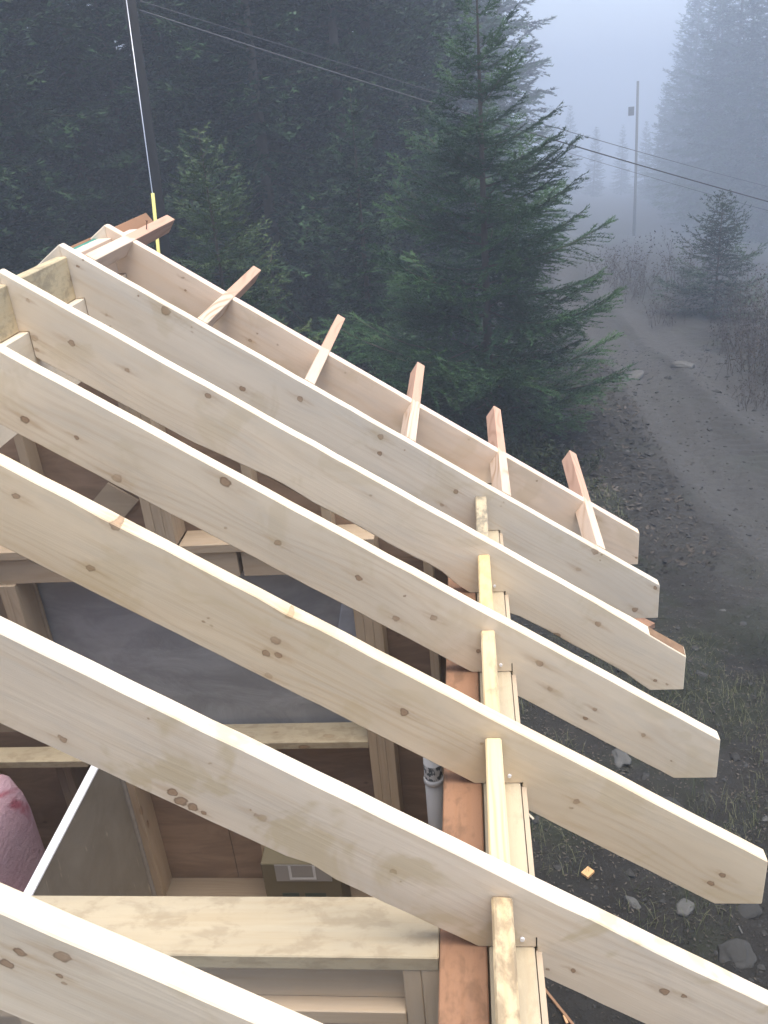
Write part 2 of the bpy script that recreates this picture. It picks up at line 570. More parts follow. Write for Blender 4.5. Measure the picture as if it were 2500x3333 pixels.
KN = {
1:[(-1.287,-0.018,0.02),(-0.949,-0.127,0.012),(-0.764,-0.056,0.013),(-1.188,-0.022,0.005),(-1.182,-0.036,0.005),(-1.597,-0.033,0.006),(-1.588,-0.005,0.005),(-0.459,-0.031,0.013),(-0.431,-0.088,0.011),(-0.128,-0.072,0.011),(-0.143,-0.142,0.008),(0.038,-0.019,0.004),(0.04,-0.037,0.004),(0.424,-0.011,0.016),(0.418,-0.103,0.012),(0.692,-0.133,0.013),(0.697,-0.019,0.01),(0.452,-0.008,0.004),(0.46,-0.03,0.004),(-0.362,-0.03,0.004),(-1.455,-0.133,0.006),(-1.43,-0.163,0.004),(-1.385,-0.019,0.004)],
0:[(-1.348,-0.025,0.006),(-1.321,-0.064,0.006),(-1.017,-0.07,0.005),(-1.028,-0.108,0.009),(-0.655,-0.031,0.005),(0.221,-0.023,0.005),(0.763,-0.098,0.006),(0.508,-0.036,0.013),(-0.928,-0.069,0.004),(-0.105,-0.017,0.004)],
2:[(-1.419,-0.087,0.013),(-1.519,-0.129,0.012),(-1.502,-0.158,0.007),(-1.247,-0.077,0.009),(-1.009,-0.023,0.011),(-0.445,-0.053,0.006),(0.319,-0.172,0.017),(0.403,-0.062,0.012),(0.688,-0.142,0.008),(0.728,-0.133,0.006),(-1.574,-0.034,0.006)],
3:[(-1.349,-0.136,0.014),(-1.088,-0.162,0.016),(-0.842,-0.024,0.018),(-1.219,-0.113,0.007),(-0.649,-0.109,0.012),(-0.417,-0.087,0.011),(-0.271,-0.143,0.011),(-0.185,-0.087,0.011),(-0.027,-0.114,0.009),(0.135,-0.058,0.013),(0.208,-0.114,0.01),(0.348,-0.144,0.008),(0.351,-0.103,0.008),(0.517,-0.103,0.009),(0.638,-0.135,0.004),(-0.785,-0.142,0.005),(-0.285,-0.07,0.004)],
4:[(-1.197,-0.052,0.011),(-1.0,-0.129,0.012),(-0.731,-0.105,0.004),(-0.736,-0.12,0.004),(-0.719,-0.12,0.005),(-0.584,-0.006,0.009),(-0.581,-0.078,0.014),(-0.583,-0.12,0.011),(-0.559,-0.11,0.01),(-0.552,-0.172,0.011),(-0.247,-0.093,0.013),(-0.055,-0.072,0.005),(0.222,-0.097,0.009),(0.223,-0.121,0.005),(0.645,-0.095,0.011),(0.64,-0.132,0.011),(-0.993,-0.006,0.013)],
5:[(-0.867,-0.153,0.008),(-0.875,-0.15,0.004),(-0.657,-0.157,0.012),(-0.635,-0.168,0.014),(-0.612,-0.168,0.012),(-0.590,-0.169,0.006),(-0.497,-0.12,0.011),(-0.509,-0.121,0.006),(-0.522,-0.117,0.003),(-0.236,-0.102,0.008),(-0.214,-0.117,0.003),(0.354,-0.083,0.012),(0.391,-0.073,0.007),(0.138,-0.159,0.005),(0.179,-0.134,0.006),(-0.759,-0.028,0.003),(-0.626,-0.059,0.003)],
6:[(-0.726,-0.03,0.013),(-0.774,-0.055,0.01),(-0.781,-0.086,0.011),(-0.716,-0.067,0.006),(-0.705,-0.078,0.004)],
}
YK = {0: 0.4108, 1: 0.0, 2: -0.4240, 3: -0.8437, 4: -1.2741, 5: -1.7068, 6: -2.1425}
ZB = {0: -.546, 1: -.542, 2: -.547, 3: -.539, 4: -.544, 5: -.543, 6: -.543}
TINT = {0: (1.02, .94, .90), 1: (.95, .955, .97), 2: (1.01, .99, .96), 3: (.985, .965, .93), 4: (.96, .91, .82), 5: (.93, .91, .895), 6: (.95, .92, .875)}


def top_z(x):
    return -S * x


def bot_z(x):
    return -S * x - DEP * LN


def make_rafter(k, y0, mirror=False, name='rafter'):
    """near face at y0; outline runs ridge top -> tail -> underside -> ridge"""
    zb = ZB.get(k, -.543)
    rnd = np.random.default_rng(50 + k + (40 if mirror else 0))
    xs = np.linspace(XR, XT, 34)
    wob = (rnd.random(34) - .5) * 0.0022
    near, far = [], []

    def add(x, z, dn=0.0):
        near.append((x, z + dn))
        far.append((x, z))
    for x, w in zip(xs, wob):
        dn = 0.0
        if k == 2 and not mirror and x > 0.26:
            dn = -0.015 * float(np.clip((x - .26) / .3, 0, 1))
        if k == 5 and not mirror:
            dn = -0.006 * math.exp(-((x - 0.02) / .03) ** 2) - 0.004 * float(sstep(.1, .2, x)) * float(1 - sstep(.3, .4, x))
        if k == 4 and not mirror:
            dn = -0.012 * math.exp(-((x + 0.82) / .025) ** 2) - 0.008 * math.exp(-((x + 0.48) / .015) ** 2)
        if x in (xs[0], xs[-1]):
            w = 0
        add(x, top_z(x) + w, dn)
    add(XT, zb)
    xc = (zb + DEP * LN) / -S
    add(xc, zb)
    for x in np.linspace(xc, 0.004, 12)[1:-1]:
        dn = 0.0
        if k == 2 and not mirror:
            dn = (0.012 + 0.008 * vnoise(np.array([x * 14.]), np.array([.5]))[0]) * float(sstep(.46, .40, x)) * float(sstep(0.0, 0.06, x))
        add(x, bot_z(x) + rnd.normal() * .0006, dn)
    add(0.004, bot_z(0.004))
    add(0.004, ZPL)
    xs_ = (ZPL + DEP * LN) / -S
    add(xs_, ZPL)
    for x in np.linspace(xs_, -1.337, 30)[1:-1]:
        dn = 0.0
        if k == 2 and not mirror:
            dn = (0.010 + 0.022 * vnoise(np.array([x * 9.]), np.array([2.5]))[0]) * float(sstep(-.125, -.2, x)) * float(sstep(-.95, -.7, x))
        if k == 5 and not mirror:
            dn = 0.016 * math.exp(-((x + .415) / .02) ** 2)
        add(x, bot_z(x) + rnd.normal() * .0006, dn)
    add(-1.337, bot_z(-1.337))
    add(-1.337, 0.775)
    add(XR + 0.0008, 0.775)
    bm = bmesh.new()
    mx = (lambda x: 2 * XR - x) if mirror else (lambda x: x)
    a = [bm.verts.new((mx(p[0]), y0, p[1])) for p in near]
    b = [bm.verts.new((mx(p[0]), y0 + TH, p[1])) for p in far]
    bm.faces.new(a)
    bm.faces.new(b[::-1])
    n = len(a)
    for i in range(n):
        j = (i + 1) % n
        f = bm.faces.new((a[i], b[i], b[j], a[j]))
        if abs(near[i][1] - far[i][1]) > .0085 and abs(near[j][1] - far[j][1]) > .0085 and k == 2:
            f.material_index = 1
    tn = TINT.get(k, (1, 1, 1))
    m = wood('rafter_wood_%d' % k if not mirror else 'rafter_wood', (SPRUCE[0] * tn[0], SPRUCE[1] * tn[1], SPRUCE[2] * tn[2]),
             0.22 if k in (3, 4) else 0.13, knots=KN.get(k), stain=0.5 if k == 5 else 0.22) if not mirror else MW['spruce']
    U = Vector((-U_R.x, 0, U_R.z)) if mirror else U_R
    N = Vector((-N_R.x, 0, N_R.z)) if mirror else N_R
    O = Vector((2 * XR, 0, 0)) if mirror else Vector((0, 0, 0))
    return finish(bm, name, [m, M_BARK], roof, (O, U, N, Vector((0, 1, 0))), 0.0025, 30)


roof = thing('roof_frame', 'open roof frame of pale spruce rafters on a ridge beam, not yet sheathed', 'roof frame', (XR, -0.9, ZPL))

for k in range(0, 7):
    r = make_rafter(k, YK[k])
    make_rafter(k, YK[k], True)
    if k in (2, 3, 4, 5):
        bm = bmesh.new()
        bmesh.ops.create_cone(bm, cap_ends=True, segments=10, radius1=.0048, radius2=.0044, depth=.004,
                              matrix=Matrix.Translation((-0.027 + .002 * (k - 3), YK[k] - .002, -.125)) @ Matrix.Rotation(R(90), 4, 'X'))
        me = bpy.data.meshes.new('nail_head')
        bm.to_mesh(me)
        bm.free()
        o = link('nail_head', me, M_NAIL)
        o.parent = r
        # saw overcut above the heel
        o = box('saw_cut', None, (0.0025, 0.0048), (YK[k] - .0006, YK[k] + .004), (ZPL, ZPL + (.028 if k in (3, 5) else .004)), M_DARK, 2, 0)
        o.parent = r

# rake board on the outside of the gable rafter
pts = [(x, top_z(x) - 0.004) for x in np.linspace(XR, XT - 0.03, 14)] + [(XT - 0.03, top_z(XT - .03) - .14), (XR, top_z(XR) - .19)]
tag(prism('rake_board', roof, pts, YK[0] + TH + .001, YK[0] + TH + .013, MW['pink_edge'], .001), 'thin pinkish board behind the gable rafter')

# ridge beam and blocks standing on it
box('ridge_beam', roof, (-1.4252, -1.3385), (-3.4, 0.468), (0.54, 0.7745), MW['spruce'], 1)
for a, b_, mt in ((1, 2, 'ridge_block'), (2, 3, 'ridge_block'), (3, 4, 'spruce'), (4, 5, 'spruce'), (5, 6, 'spruce')):
    o = box('ridge_block', roof, (-1.401, -1.363), (YK[b_] + TH + .001, YK[a] - .001), (.7755, .914), MW[mt], 1, .004)
    if mt == 'ridge_block':
        o['label'] = 'mould stained yellow block on the ridge'


def green_mat():
    t = NT('green_painted_block')
    tc = t.new('ShaderNodeTexCoord')
    sp = t.new('ShaderNodeSeparateXYZ')
    t.l.new(tc.outputs['Object'], sp.inputs[0])
    e = t.math('ADD', sp.outputs[0], t.math('MULTIPLY', t.noise(tc.outputs['Object'], 60, 3), 0.012))
    c = t.mix(t.maprange(e, -1.411, -1.405, 1, 0), (0.56, 0.44, 0.34), (0.03, 0.20, 0.15))
    t.l.new(c, t.b.inputs['Base Color'])
    return t.m


box('ridge_filler', roof, (-1.425, -1.335), (.4645, .77), (.862, .884), MW['pink_edge'], 1, .002)
tag(box('ridge_block', roof, (-1.435, -1.363), (YK[1] + TH + .001, YK[0] - .001), (.7755, .906), green_mat(), 1, .002), 'pale ridge block with a green painted edge')

# lookouts notched over the gable rafter
for i, x0 in enumerate((-1.318, -0.981, -0.643, -0.310, 0.018, 0.355)):
    yy = (0.0395, 0.952 + random.uniform(-.012, .012))
    O = Vector((x0, yy[0], -S * x0)) - N_R * 0.064 + N_R * 0.003
    o = obox('lookout', roof, O, Vector((0, 1, 0)), U_R, N_R, yy[1] - yy[0], .038, .064, MW['lookout'], .002)
    O2 = Vector((2 * XR - x0, yy[0], -S * x0))
    Um, Nm = Vector((-U_R.x, 0, U_R.z)), Vector((-N_R.x, 0, N_R.z))
    if i < 6:
        o = obox('lookout', roof, O2 - Nm * .064 + Nm * .004, Vector((0, 1, 0)), Um, Nm, (yy[1] + .12 if i == 0 else yy[1]) - yy[0], .038 if i else .06, .064, MW['brown'] if i == 0 else MW['lookout'], .002)
        if i == 0:
            o['label'] = 'dark brown lookout on the far slope of the ridge'
# bent nail standing in the first lookout
bm = bmesh.new()
bmesh.ops.create_cone(bm, cap_ends=True, segments=8, radius1=.0022, radius2=.0022, depth=.035, matrix=Matrix.Translation((-1.297, .62, .912)) @ Matrix.Rotation(.25, 4, 'Y'))
bmesh.ops.create_cone(bm, cap_ends=True, segments=8, radius1=.005, radius2=.005, depth=.002, matrix=Matrix.Translation((-1.293, .62, .930)) @ Matrix.Rotation(.25, 4, 'Y'))
me = bpy.data.meshes.new('bent_nail')
bm.to_mesh(me)
bm.free()
link('bent_nail', me, plain('rusty_nail', (.12, .06, .04), .6), roof)

# blocking over the wall plate
for (a, b_, mt, lab) in ((1, 2, 'block_grey', 'weathered grey block between rafters'), (2, 3, 'block_yellow', 'yellow block between rafters'),
                         (3, 4, 'block_mix', 'streaked block between rafters'), (4, 5, 'block_clean', 'clean straight grained block between rafters'),
                         (5, 6, 'block_dirty', 'dirty black smudged block between rafters')):
    o = box('blocking', roof, (-.0782, -.0398), (YK[b_] + TH + .001, YK[a] - .001), (ZPL + .001, -.0087), MW[mt], 1, .004, .0015)
    o['label'] = lab

# ------------------------------------------------------------------ walls
FLOOR = -2.40
wall = thing('right_wall', 'double stud eave wall with reddish and pale top plates under the rafter tails', 'wall', (-.09, -1.2, FLOOR))
for nm, x, z, mt, lab in (('top_plate', (-.179, -.0895), (ZPL - .038, ZPL), 'plate_red', 'reddish orange inner top plate'),
                          ('top_plate', (-.0855, 0.0), (ZPL - .0385, ZPL - .0005), 'plate_pale', 'pale outer top plate'),
                          ('lower_plate', (-.178, -.0905), (ZPL - .077, ZPL - .039), 'stud', None),
                          ('lower_plate', (-.0845, -.001), (ZPL - .077, ZPL - .0395), 'stud', None),
                          ('bottom_plate', (-.178, -.0905), (FLOOR, FLOOR + .038), 'stud', None)):
    o = box(nm, wall, x, (-3.3, .409), z, MW[mt], 1, .0025)
    if lab:
        o['label'] = lab
for i in range(9):
    y = .33 - i * .4267
    for x in ((-.178, -.0905), (-.0845, -.001)):
        box('stud', wall, x, (y, y + .038), (FLOOR + .038, ZPL - .0775), MW['stud'], 2, .002)
box('sheathing', wall, (.0025, .0135), (-3.3, .41), (-2.75, ZPL - .012), M_PLYTAN, 1, 0)

left = thing('left_wall', 'sheathed stud wall on the far side of the ridge', 'wall', (2 * XR + .09, -1.2, FLOOR))
box('top_plate', left, (2 * XR, 2 * XR + .179), (-3.3, .409), (ZPL - .038, ZPL), MW['plate_pale'], 1)
for i in range(9):
    y = .33 - i * .4267
    box('stud', left, (2 * XR + .09, 2 * XR + .178), (y, y + .038), (FLOOR + .038, ZPL - .0385), MW['stud'], 2)
box('sheathing', left, (2 * XR - .0135, 2 * XR - .0025), (-3.3, .41), (-2.75, ZPL - .012), M_PLYRED, 1, 0)

# far gable wall
gw = thing('gable_wall', 'stud gable wall with a wide window opening under the far rafters', 'wall', (XR, .34, FLOOR))
YI, YO = .27, .4095
WL, WR = -2.053, -.607        # window opening
HB, SILL = -.468, -1.342
box('header_plate', gw, (-1.301, -.49), (YI, YO), (-.343, -.305), MW['stud'], 0)
box('header_plate', gw, (-2.3, -1.421), (YI, YO), (-.343, -.305), MW['stud'], 0)
box('header', gw, (-1.05, -.49), (YI + .018, YO), (HB, -.3435), MW['stud'], 0)
box('header', gw, (-2.3, -1.068), (YI + .018, YO), (HB, -.3435), MW['stud'], 0)
box('sill', gw, (WL + .001, WR - .001), (YI, YO), (SILL - .038, SILL), MW['partition'], 0)
for i in range(3):
    box('ridge_post', gw, (-1.42 + i * .0385, -1.3825 + i * .0385), (YI + .001 * i, YO), (-.3045, .535), MW['stud'], 2, .002)
for x in (WL - .0755, WL - .038):
    box('jack_stud', gw, (x, x + .037), (YI, YO), (FLOOR + .0385, HB - .0005), MW['stud'], 2)
for x in (WR, WR + .0385, WR + .077):
    box('jack_stud', gw, (x, x + .038), (YI + random.uniform(0, .003), YO), (FLOOR + .0385, HB - .0005), MW['stud'], 2)
for x in (-1.80, -1.20):
    box('cripple_stud', gw, (x, x + .038), (YI, YO), (FLOOR + .0385, SILL - .0385), MW['stud'], 2)
for x in (-2.55, -.30):
    box('stud', gw, (x, x + .038), (YI, YO), (FLOOR + .0385, ZPL - .039), MW['stud'], 2)
for x in (-1.9, -1.0, -.7, -2.3):
    xr_ = x + .038
    zt = min(-S * xr_, S * (x - 2 * XR)) - DEP * LN - .02
    box('gable_stud', gw, (x, xr_), (YI + .05, YO), (-.3045, max(-.29, zt)), MW['stud'], 2)
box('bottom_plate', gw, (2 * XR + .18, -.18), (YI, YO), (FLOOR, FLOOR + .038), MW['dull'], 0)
# window-side shelf board left of the opening, level with the sill
box('ledge_board', gw, (-2.56, -1.9), (.165, .2685), (SILL - .038, SILL - .001), MW['partition'], 0)
YS = (.4112, .4235)


def gpanel(pts, m, nm='sheathing_panel', ys=YS):
    return prism(nm, gw, pts, ys[0], ys[1], m)


gpanel([(2 * XR, FLOOR - .3), (-1.402, FLOOR - .3), (-1.402, SILL - .03), (2 * XR, SILL - .03)], M_PLYRED)
gpanel([(-1.398, FLOOR - .3), (0, FLOOR - .3), (0, SILL - .03), (-1.398, SILL - .03)], M_PLYRED)
gpanel([(2 * XR, SILL - .028), (WL + .01, SILL - .028), (WL + .01, HB - .01), (2 * XR, HB - .01)], M_PLYTAN)
gpanel([(WR - .01, SILL - .028), (0, SILL - .028), (0, HB - .01), (WR - .01, HB - .01)], M_PLYRED)
zt = lambda x: (bot_z(x) if x > XR else bot_z(2 * XR - x)) - .002
gpanel([(2 * XR + .18, HB - .008), (-.02, HB - .008), (-.02, zt(-.02)), (XR + .06, zt(XR + .06)), (XR + .06, .53), (XR - .06, .53), (XR - .06, zt(XR - .06)), (2 * XR + .18, zt(2 * XR + .18))], M_PLYRED)
gpanel([(-1.593, -.063), (-1.478, -.149), (-1.70, -.36), (-1.81, -.27)], M_PLYTAN, 'patch_panel', (.392, .404))


def membrane_mat(name, c):
    t = NT(name)
    tc = t.new('ShaderNodeTexCoord')
    P = tc.outputs['Object']
    n = t.noise(t.vmath('MULTIPLY', P, (1.5, 1, 3)), 2.0, 5, 0.62, 0.8)
    n2 = t.noise(P, 45, 3)
    c = Vector(c)
    x = t.mix(t.maprange(n, .35, .7, 0, 1), tuple(c * .88), tuple(c * 1.25))
    x = t.mix(t.math('MULTIPLY', n2, .2), x, tuple(c * 1.3))
    t.l.new(x, t.b.inputs['Base Color'])
    t.b.inputs['Roughness'].default_value = .5
    t.bump(n, .25, .02)
    return t.m


def sheet(name, parent, x0, x1, z0, z1, y, m, seed, amp=.006, shear=0.0):
    nx_, nz_ = 30, 22
    xs = np.linspace(x0, x1, nx_)
    zs = np.linspace(z0, z1, nz_)
    X, Z = np.meshgrid(xs, zs)
    Yy = y + fbm(X * 4, Z * 4, 3, seed) * amp * 2 + amp * .6 * np.exp(-((X - (x0 * .45 + x1 * .55)) / .004) ** 2)
    X = X + shear * (Z - z0)
    V = np.stack([X.ravel(), Yy.ravel(), Z.ravel()], 1)
    ii = (np.arange(nz_ - 1)[:, None] * nx_ + np.arange(nx_ - 1)[None]).ravel()
    F = np.stack([ii, ii + 1, ii + nx_ + 1, ii + nx_], 1)
    o = link(name, mesh_np(name, V, F, True), m, parent)
    md = o.modifiers.new('thick', 'SOLIDIFY')
    md.thickness = .002
    return o


mem = thing('window_membrane', 'dark grey membrane sheet closing the window opening from outside', 'membrane', (-1.35, .45, SILL - .1))
sheet('membrane_sheet', mem, WL - .1, WR + .08, SILL - .09, HB + .06, .436, membrane_mat('grey_membrane', (.31, .315, .325)), 3)
tag(sheet('membrane_flap', mem, WR - .19, WR + .06, SILL + .12, HB + .0, .427, membrane_mat('pale_membrane', (.42, .45, .50)), 6, .003, .22), 'pale blue grey flap at the right side')

# cross partition close below the nearest rafters
pw = thing('partition_wall', 'cross partition with a wide stained top plank butting into the reddish plate', 'wall', (-1.2, -1.66, FLOOR))
box('top_plate', pw, (2 * XR + .18, -.1805), (-1.731, -1.5915), (ZPL - .038, ZPL - .0006), MW['partition'], 0, .0025)
box('header', pw, (2 * XR + .18, -.2535), (-1.7, -1.66), (-.309, ZPL - .0385), MW['stud'], 0)
box('lower_plate', pw, (2 * XR + .18, -.2535), (-1.731, -1.5915), (-.348, -.310), MW['stud'], 0)
for x in (-.2525, -.2165):
    box('stud', pw, (x, x + .0355), (-1.729, -1.5925), (FLOOR, ZPL - .039), MW['stud'], 2)
for x in (-.66, -1.07, -1.48, -1.89, -2.3):
    box('stud', pw, (x, x + .038), (-1.729, -1.5925), (FLOOR, -.3485), MW['stud'], 2)
prism('sheathing_panel', pw, [(2 * XR + .18, FLOOR), (-.2535, FLOOR), (-.2535, -.35), (2 * XR + .18, -.35)], -1.589, -1.578, M_PLYTAN)

# floor and foundation
o = box('floor', None, (2 * XR + .001, -.0015), (-3.3, .4), (FLOOR - .3, FLOOR - .001), M_PLYTAN, 1, 0)
tag(o, kind='structure')
o = box('foundation_wall', None, (2 * XR, -.0025), (-3.3, .405), (-3.6, FLOOR - .301), plain('concrete', (.3, .3, .29), .9, .15, 5), 1, 0)
tag(o, 'grey concrete foundation under the framed walls', 'foundation')

# ------------------------------------------------------------------ things inside the room
def panel_mat():
    t = NT('board_face')
    tc = t.new('ShaderNodeTexCoord')
    P = tc.outputs['Object']
    n = t.noise(P, 3, 5, .6, .5)
    c = t.ramp(n, [(.3, (.20, .175, .14)), (.7, (.29, .26, .215))])
    vo = t.noise(t.vmath('MULTIPLY', P, (10, 30, 6)), 1, 4, .7, .4)
    c = t.mix(t.maprange(vo, .62, .72, 0, .7), c, (.42, .37, .28))
    t.l.new(c, t.b.inputs['Base Color'])
    return t.m


pn = thing('wall_board', 'grey brown board standing on edge with a bright white top edge', 'board', (-1.77, -.5, FLOOR))
box('board_face', pn, (-1.786, -1.75), (-1.28, .14), (FLOOR, -1.235), panel_mat(), 1, 0)
box('white_edge', pn, (-1.7875, -1.7487), (-1.28, .14), (-1.2345, -1.222), plain('white_edge', (.80, .80, .84), .5, .04), 1, .003)
box('foam_strip', pn, (-1.7895, -1.736), (.1405, .165), (FLOOR, -1.224), plain('foam_strip', (.27, .245, .22), .9, .3, 30, bump=.4), 2, .006)


def lump(name, parent, c, s, m, seed, sub=4, amp=.25, freq=3.0, pw=.55):
    bm = bmesh.new()
    bmesh.ops.create_icosphere(bm, subdivisions=sub, radius=1)
    me = bpy.data.meshes.new(name)
    bm.to_mesh(me)
    bm.free()
    co = np.empty(len(me.vertices) * 3, np.float32)
    me.vertices.foreach_get('co', co)
    co = co.reshape(-1, 3).astype(float)
    p = np.sign(co) * np.abs(co) ** pw
    n = (fbm(co[:, 0] * freq + seed, co[:, 1] * freq, 4, seed) + fbm(co[:, 1] * freq + 7, co[:, 2] * freq + seed, 4, seed + 5) + fbm(co[:, 2] * freq, co[:, 0] * freq + 3 + seed, 4, seed + 9)) * .75
    p = p * (1 + amp * n)[:, None] * np.array(s) + np.array(c)
    me.vertices.foreach_set('co', p.astype(np.float32).ravel())
    for q in me.polygons:
        q.use_smooth = True
    me.update()
    return link(name, me, m, parent)


def pink_mat():
    t = NT('pink_insulation')
    tc = t.new('ShaderNodeTexCoord')
    n = t.noise(tc.outputs['Object'], 3.2, 4, .6, .6)
    c = t.ramp(n, [(.30, (.30, .09, .12)), (.37, (.42, .27, .31)), (.7, (.46, .33, .37))])
    t.l.new(c, t.b.inputs['Base Color'])
    t.b.inputs['Roughness'].default_value = .95
    t.bump(t.noise(tc.outputs['Object'], 40, 5, .7), .6, .02)
    return t.m


pk = thing('insulation_bundle', 'torn bundle of pink fibreglass insulation behind the white edged board', 'insulation', (-2.2, -.6, FLOOR))
MP = pink_mat()
lump('insulation_batt', pk, (-2.2, -.75, -2.0), (.34, .5, .40), MP, 3, 4, .12, 2.0, .4)
lump('insulation_batt', pk, (-2.3, -.25, -1.78), (.24, .22, .62), MP, 8, 4, .12, 2.0, .4)


def tube(name, parent, pts, r, m, seg=16, caps=True):
    """tube through points, r a number or list"""
    pts = [Vector(p) for p in pts]
    n = len(pts)
    rr = r if isinstance(r, (list, tuple, np.ndarray)) else [r] * n
    V, F = [], []
    for i, p in enumerate(pts):
        d = (pts[min(i + 1, n - 1)] - pts[max(i - 1, 0)]).normalized()
        a = Vector((0, 0, 1)) if abs(d.z) < .9 else Vector((1, 0, 0))
        u = d.cross(a).normalized()
        v = d.cross(u)
        for j in range(seg):
            t = 2 * math.pi * j / seg
            V.append(p + (u * math.cos(t) + v * math.sin(t)) * rr[i])
    for i in range(n - 1):
        for j in range(seg):
            a, b = i * seg + j, i * seg + (j + 1) % seg
            F.append((a, b, b + seg, a + seg))
    me = bpy.data.meshes.new(name)
    fs = [tuple(f) for f in F]
    if caps:
        fs += [tuple(range(seg))[::-1], tuple(range((n - 1) * seg, n * seg))]
    me.from_pydata([tuple(v) for v in V], [], fs)
    for q in me.polygons:
        q.use_smooth = len(q.vertices) == 4
    me.update()
    return link(name, me, m, parent)


def label_mat():
    t = NT('printed_band')
    tc = t.new('ShaderNodeTexCoord')
    n = t.noise(t.vmath('MULTIPLY', tc.outputs['Object'], (40, 40, 30)), 1, 3, .6)
    c = t.mix(t.maprange(n, .5, .54, 0, 1), (.62, .64, .66), (.10, .12, .14))
    t.l.new(c, t.b.inputs['Base Color'])
    return t.m


vp = thing('vent_pipe', 'white plastic vent pipe standing in the wall corner beside the reddish plate', 'pipe', (-.311, .12, FLOOR))
MPIPE = plain('white_pvc', (.50, .51, .53), .4, .05)
tube('pipe_body', vp, [(-.311, .12, FLOOR), (-.311, .12, -1.06)], .040, MPIPE, 20)
tube('printed_band', vp, [(-.311, .12, -1.405), (-.311, .12, -1.33)], .0406, label_mat(), 20, False)
tube('coupling', vp, [(-.311, .12, -1.44), (-.311, .12, -1.435), (-.311, .12, -1.418), (-.311, .12, -1.412)], [.041, .045, .045, .041], MPIPE, 20)

bx = thing('carton', 'cardboard carton with a white framed label on the floor by the far wall', 'box', (-.96, .12, FLOOR))
box('carton_body', bx, (-1.15, -.78), (.08, .262), (FLOOR, -1.90), plain('cardboard', (.13, .11, .07), .9, .1), 0, .003)
box('label', bx, (-1.085, -.82), (.0775, .0797), (-2.01, -1.905), plain('label_paper', (.26, .25, .245), .7, .05), 0, 0)
for x, z in (((-1.02, -1.008), (-1.998, -1.91)), ((-.905, -.893), (-1.998, -1.91)), ((-1.008, -.905), (-1.998, -1.986))):
    box('label_frame', bx, x, (.0760, .0772), z, plain('label_white', (.5, .51, .54), .6), 0, 0)
for x in ((-1.07, -.99), (-.96, -.86)):
    box('printed_panel', bx, x, (.0785, .0797), (-2.20, -2.09), plain('printed_panel', (.05, .06, .045), .8), 0, 0)

# ------------------------------------------------------------------ trees
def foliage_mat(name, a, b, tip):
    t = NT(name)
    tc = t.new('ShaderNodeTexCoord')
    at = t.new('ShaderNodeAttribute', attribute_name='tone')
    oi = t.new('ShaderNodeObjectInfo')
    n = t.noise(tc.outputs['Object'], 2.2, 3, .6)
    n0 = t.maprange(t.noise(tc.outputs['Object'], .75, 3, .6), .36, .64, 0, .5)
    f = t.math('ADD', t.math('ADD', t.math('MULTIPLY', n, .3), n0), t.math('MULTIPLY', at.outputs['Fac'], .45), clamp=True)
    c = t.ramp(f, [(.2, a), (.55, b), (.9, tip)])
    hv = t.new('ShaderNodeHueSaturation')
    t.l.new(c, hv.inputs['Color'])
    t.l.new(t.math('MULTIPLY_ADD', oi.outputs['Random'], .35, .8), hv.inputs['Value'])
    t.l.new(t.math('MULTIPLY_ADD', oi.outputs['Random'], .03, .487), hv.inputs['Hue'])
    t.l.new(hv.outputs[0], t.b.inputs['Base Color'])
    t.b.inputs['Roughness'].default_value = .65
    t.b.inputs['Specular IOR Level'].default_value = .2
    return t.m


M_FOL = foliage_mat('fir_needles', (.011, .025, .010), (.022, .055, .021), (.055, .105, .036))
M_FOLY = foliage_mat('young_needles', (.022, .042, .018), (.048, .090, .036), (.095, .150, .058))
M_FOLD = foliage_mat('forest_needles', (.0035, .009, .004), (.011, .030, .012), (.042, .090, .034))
M_TRUNK = plain('conifer_bark', (.085, .068, .052), .95, .35, 12, bump=.5)


def unit(a):
    return a / np.maximum(1e-9, np.linalg.norm(a, axis=-1, keepdims=True))


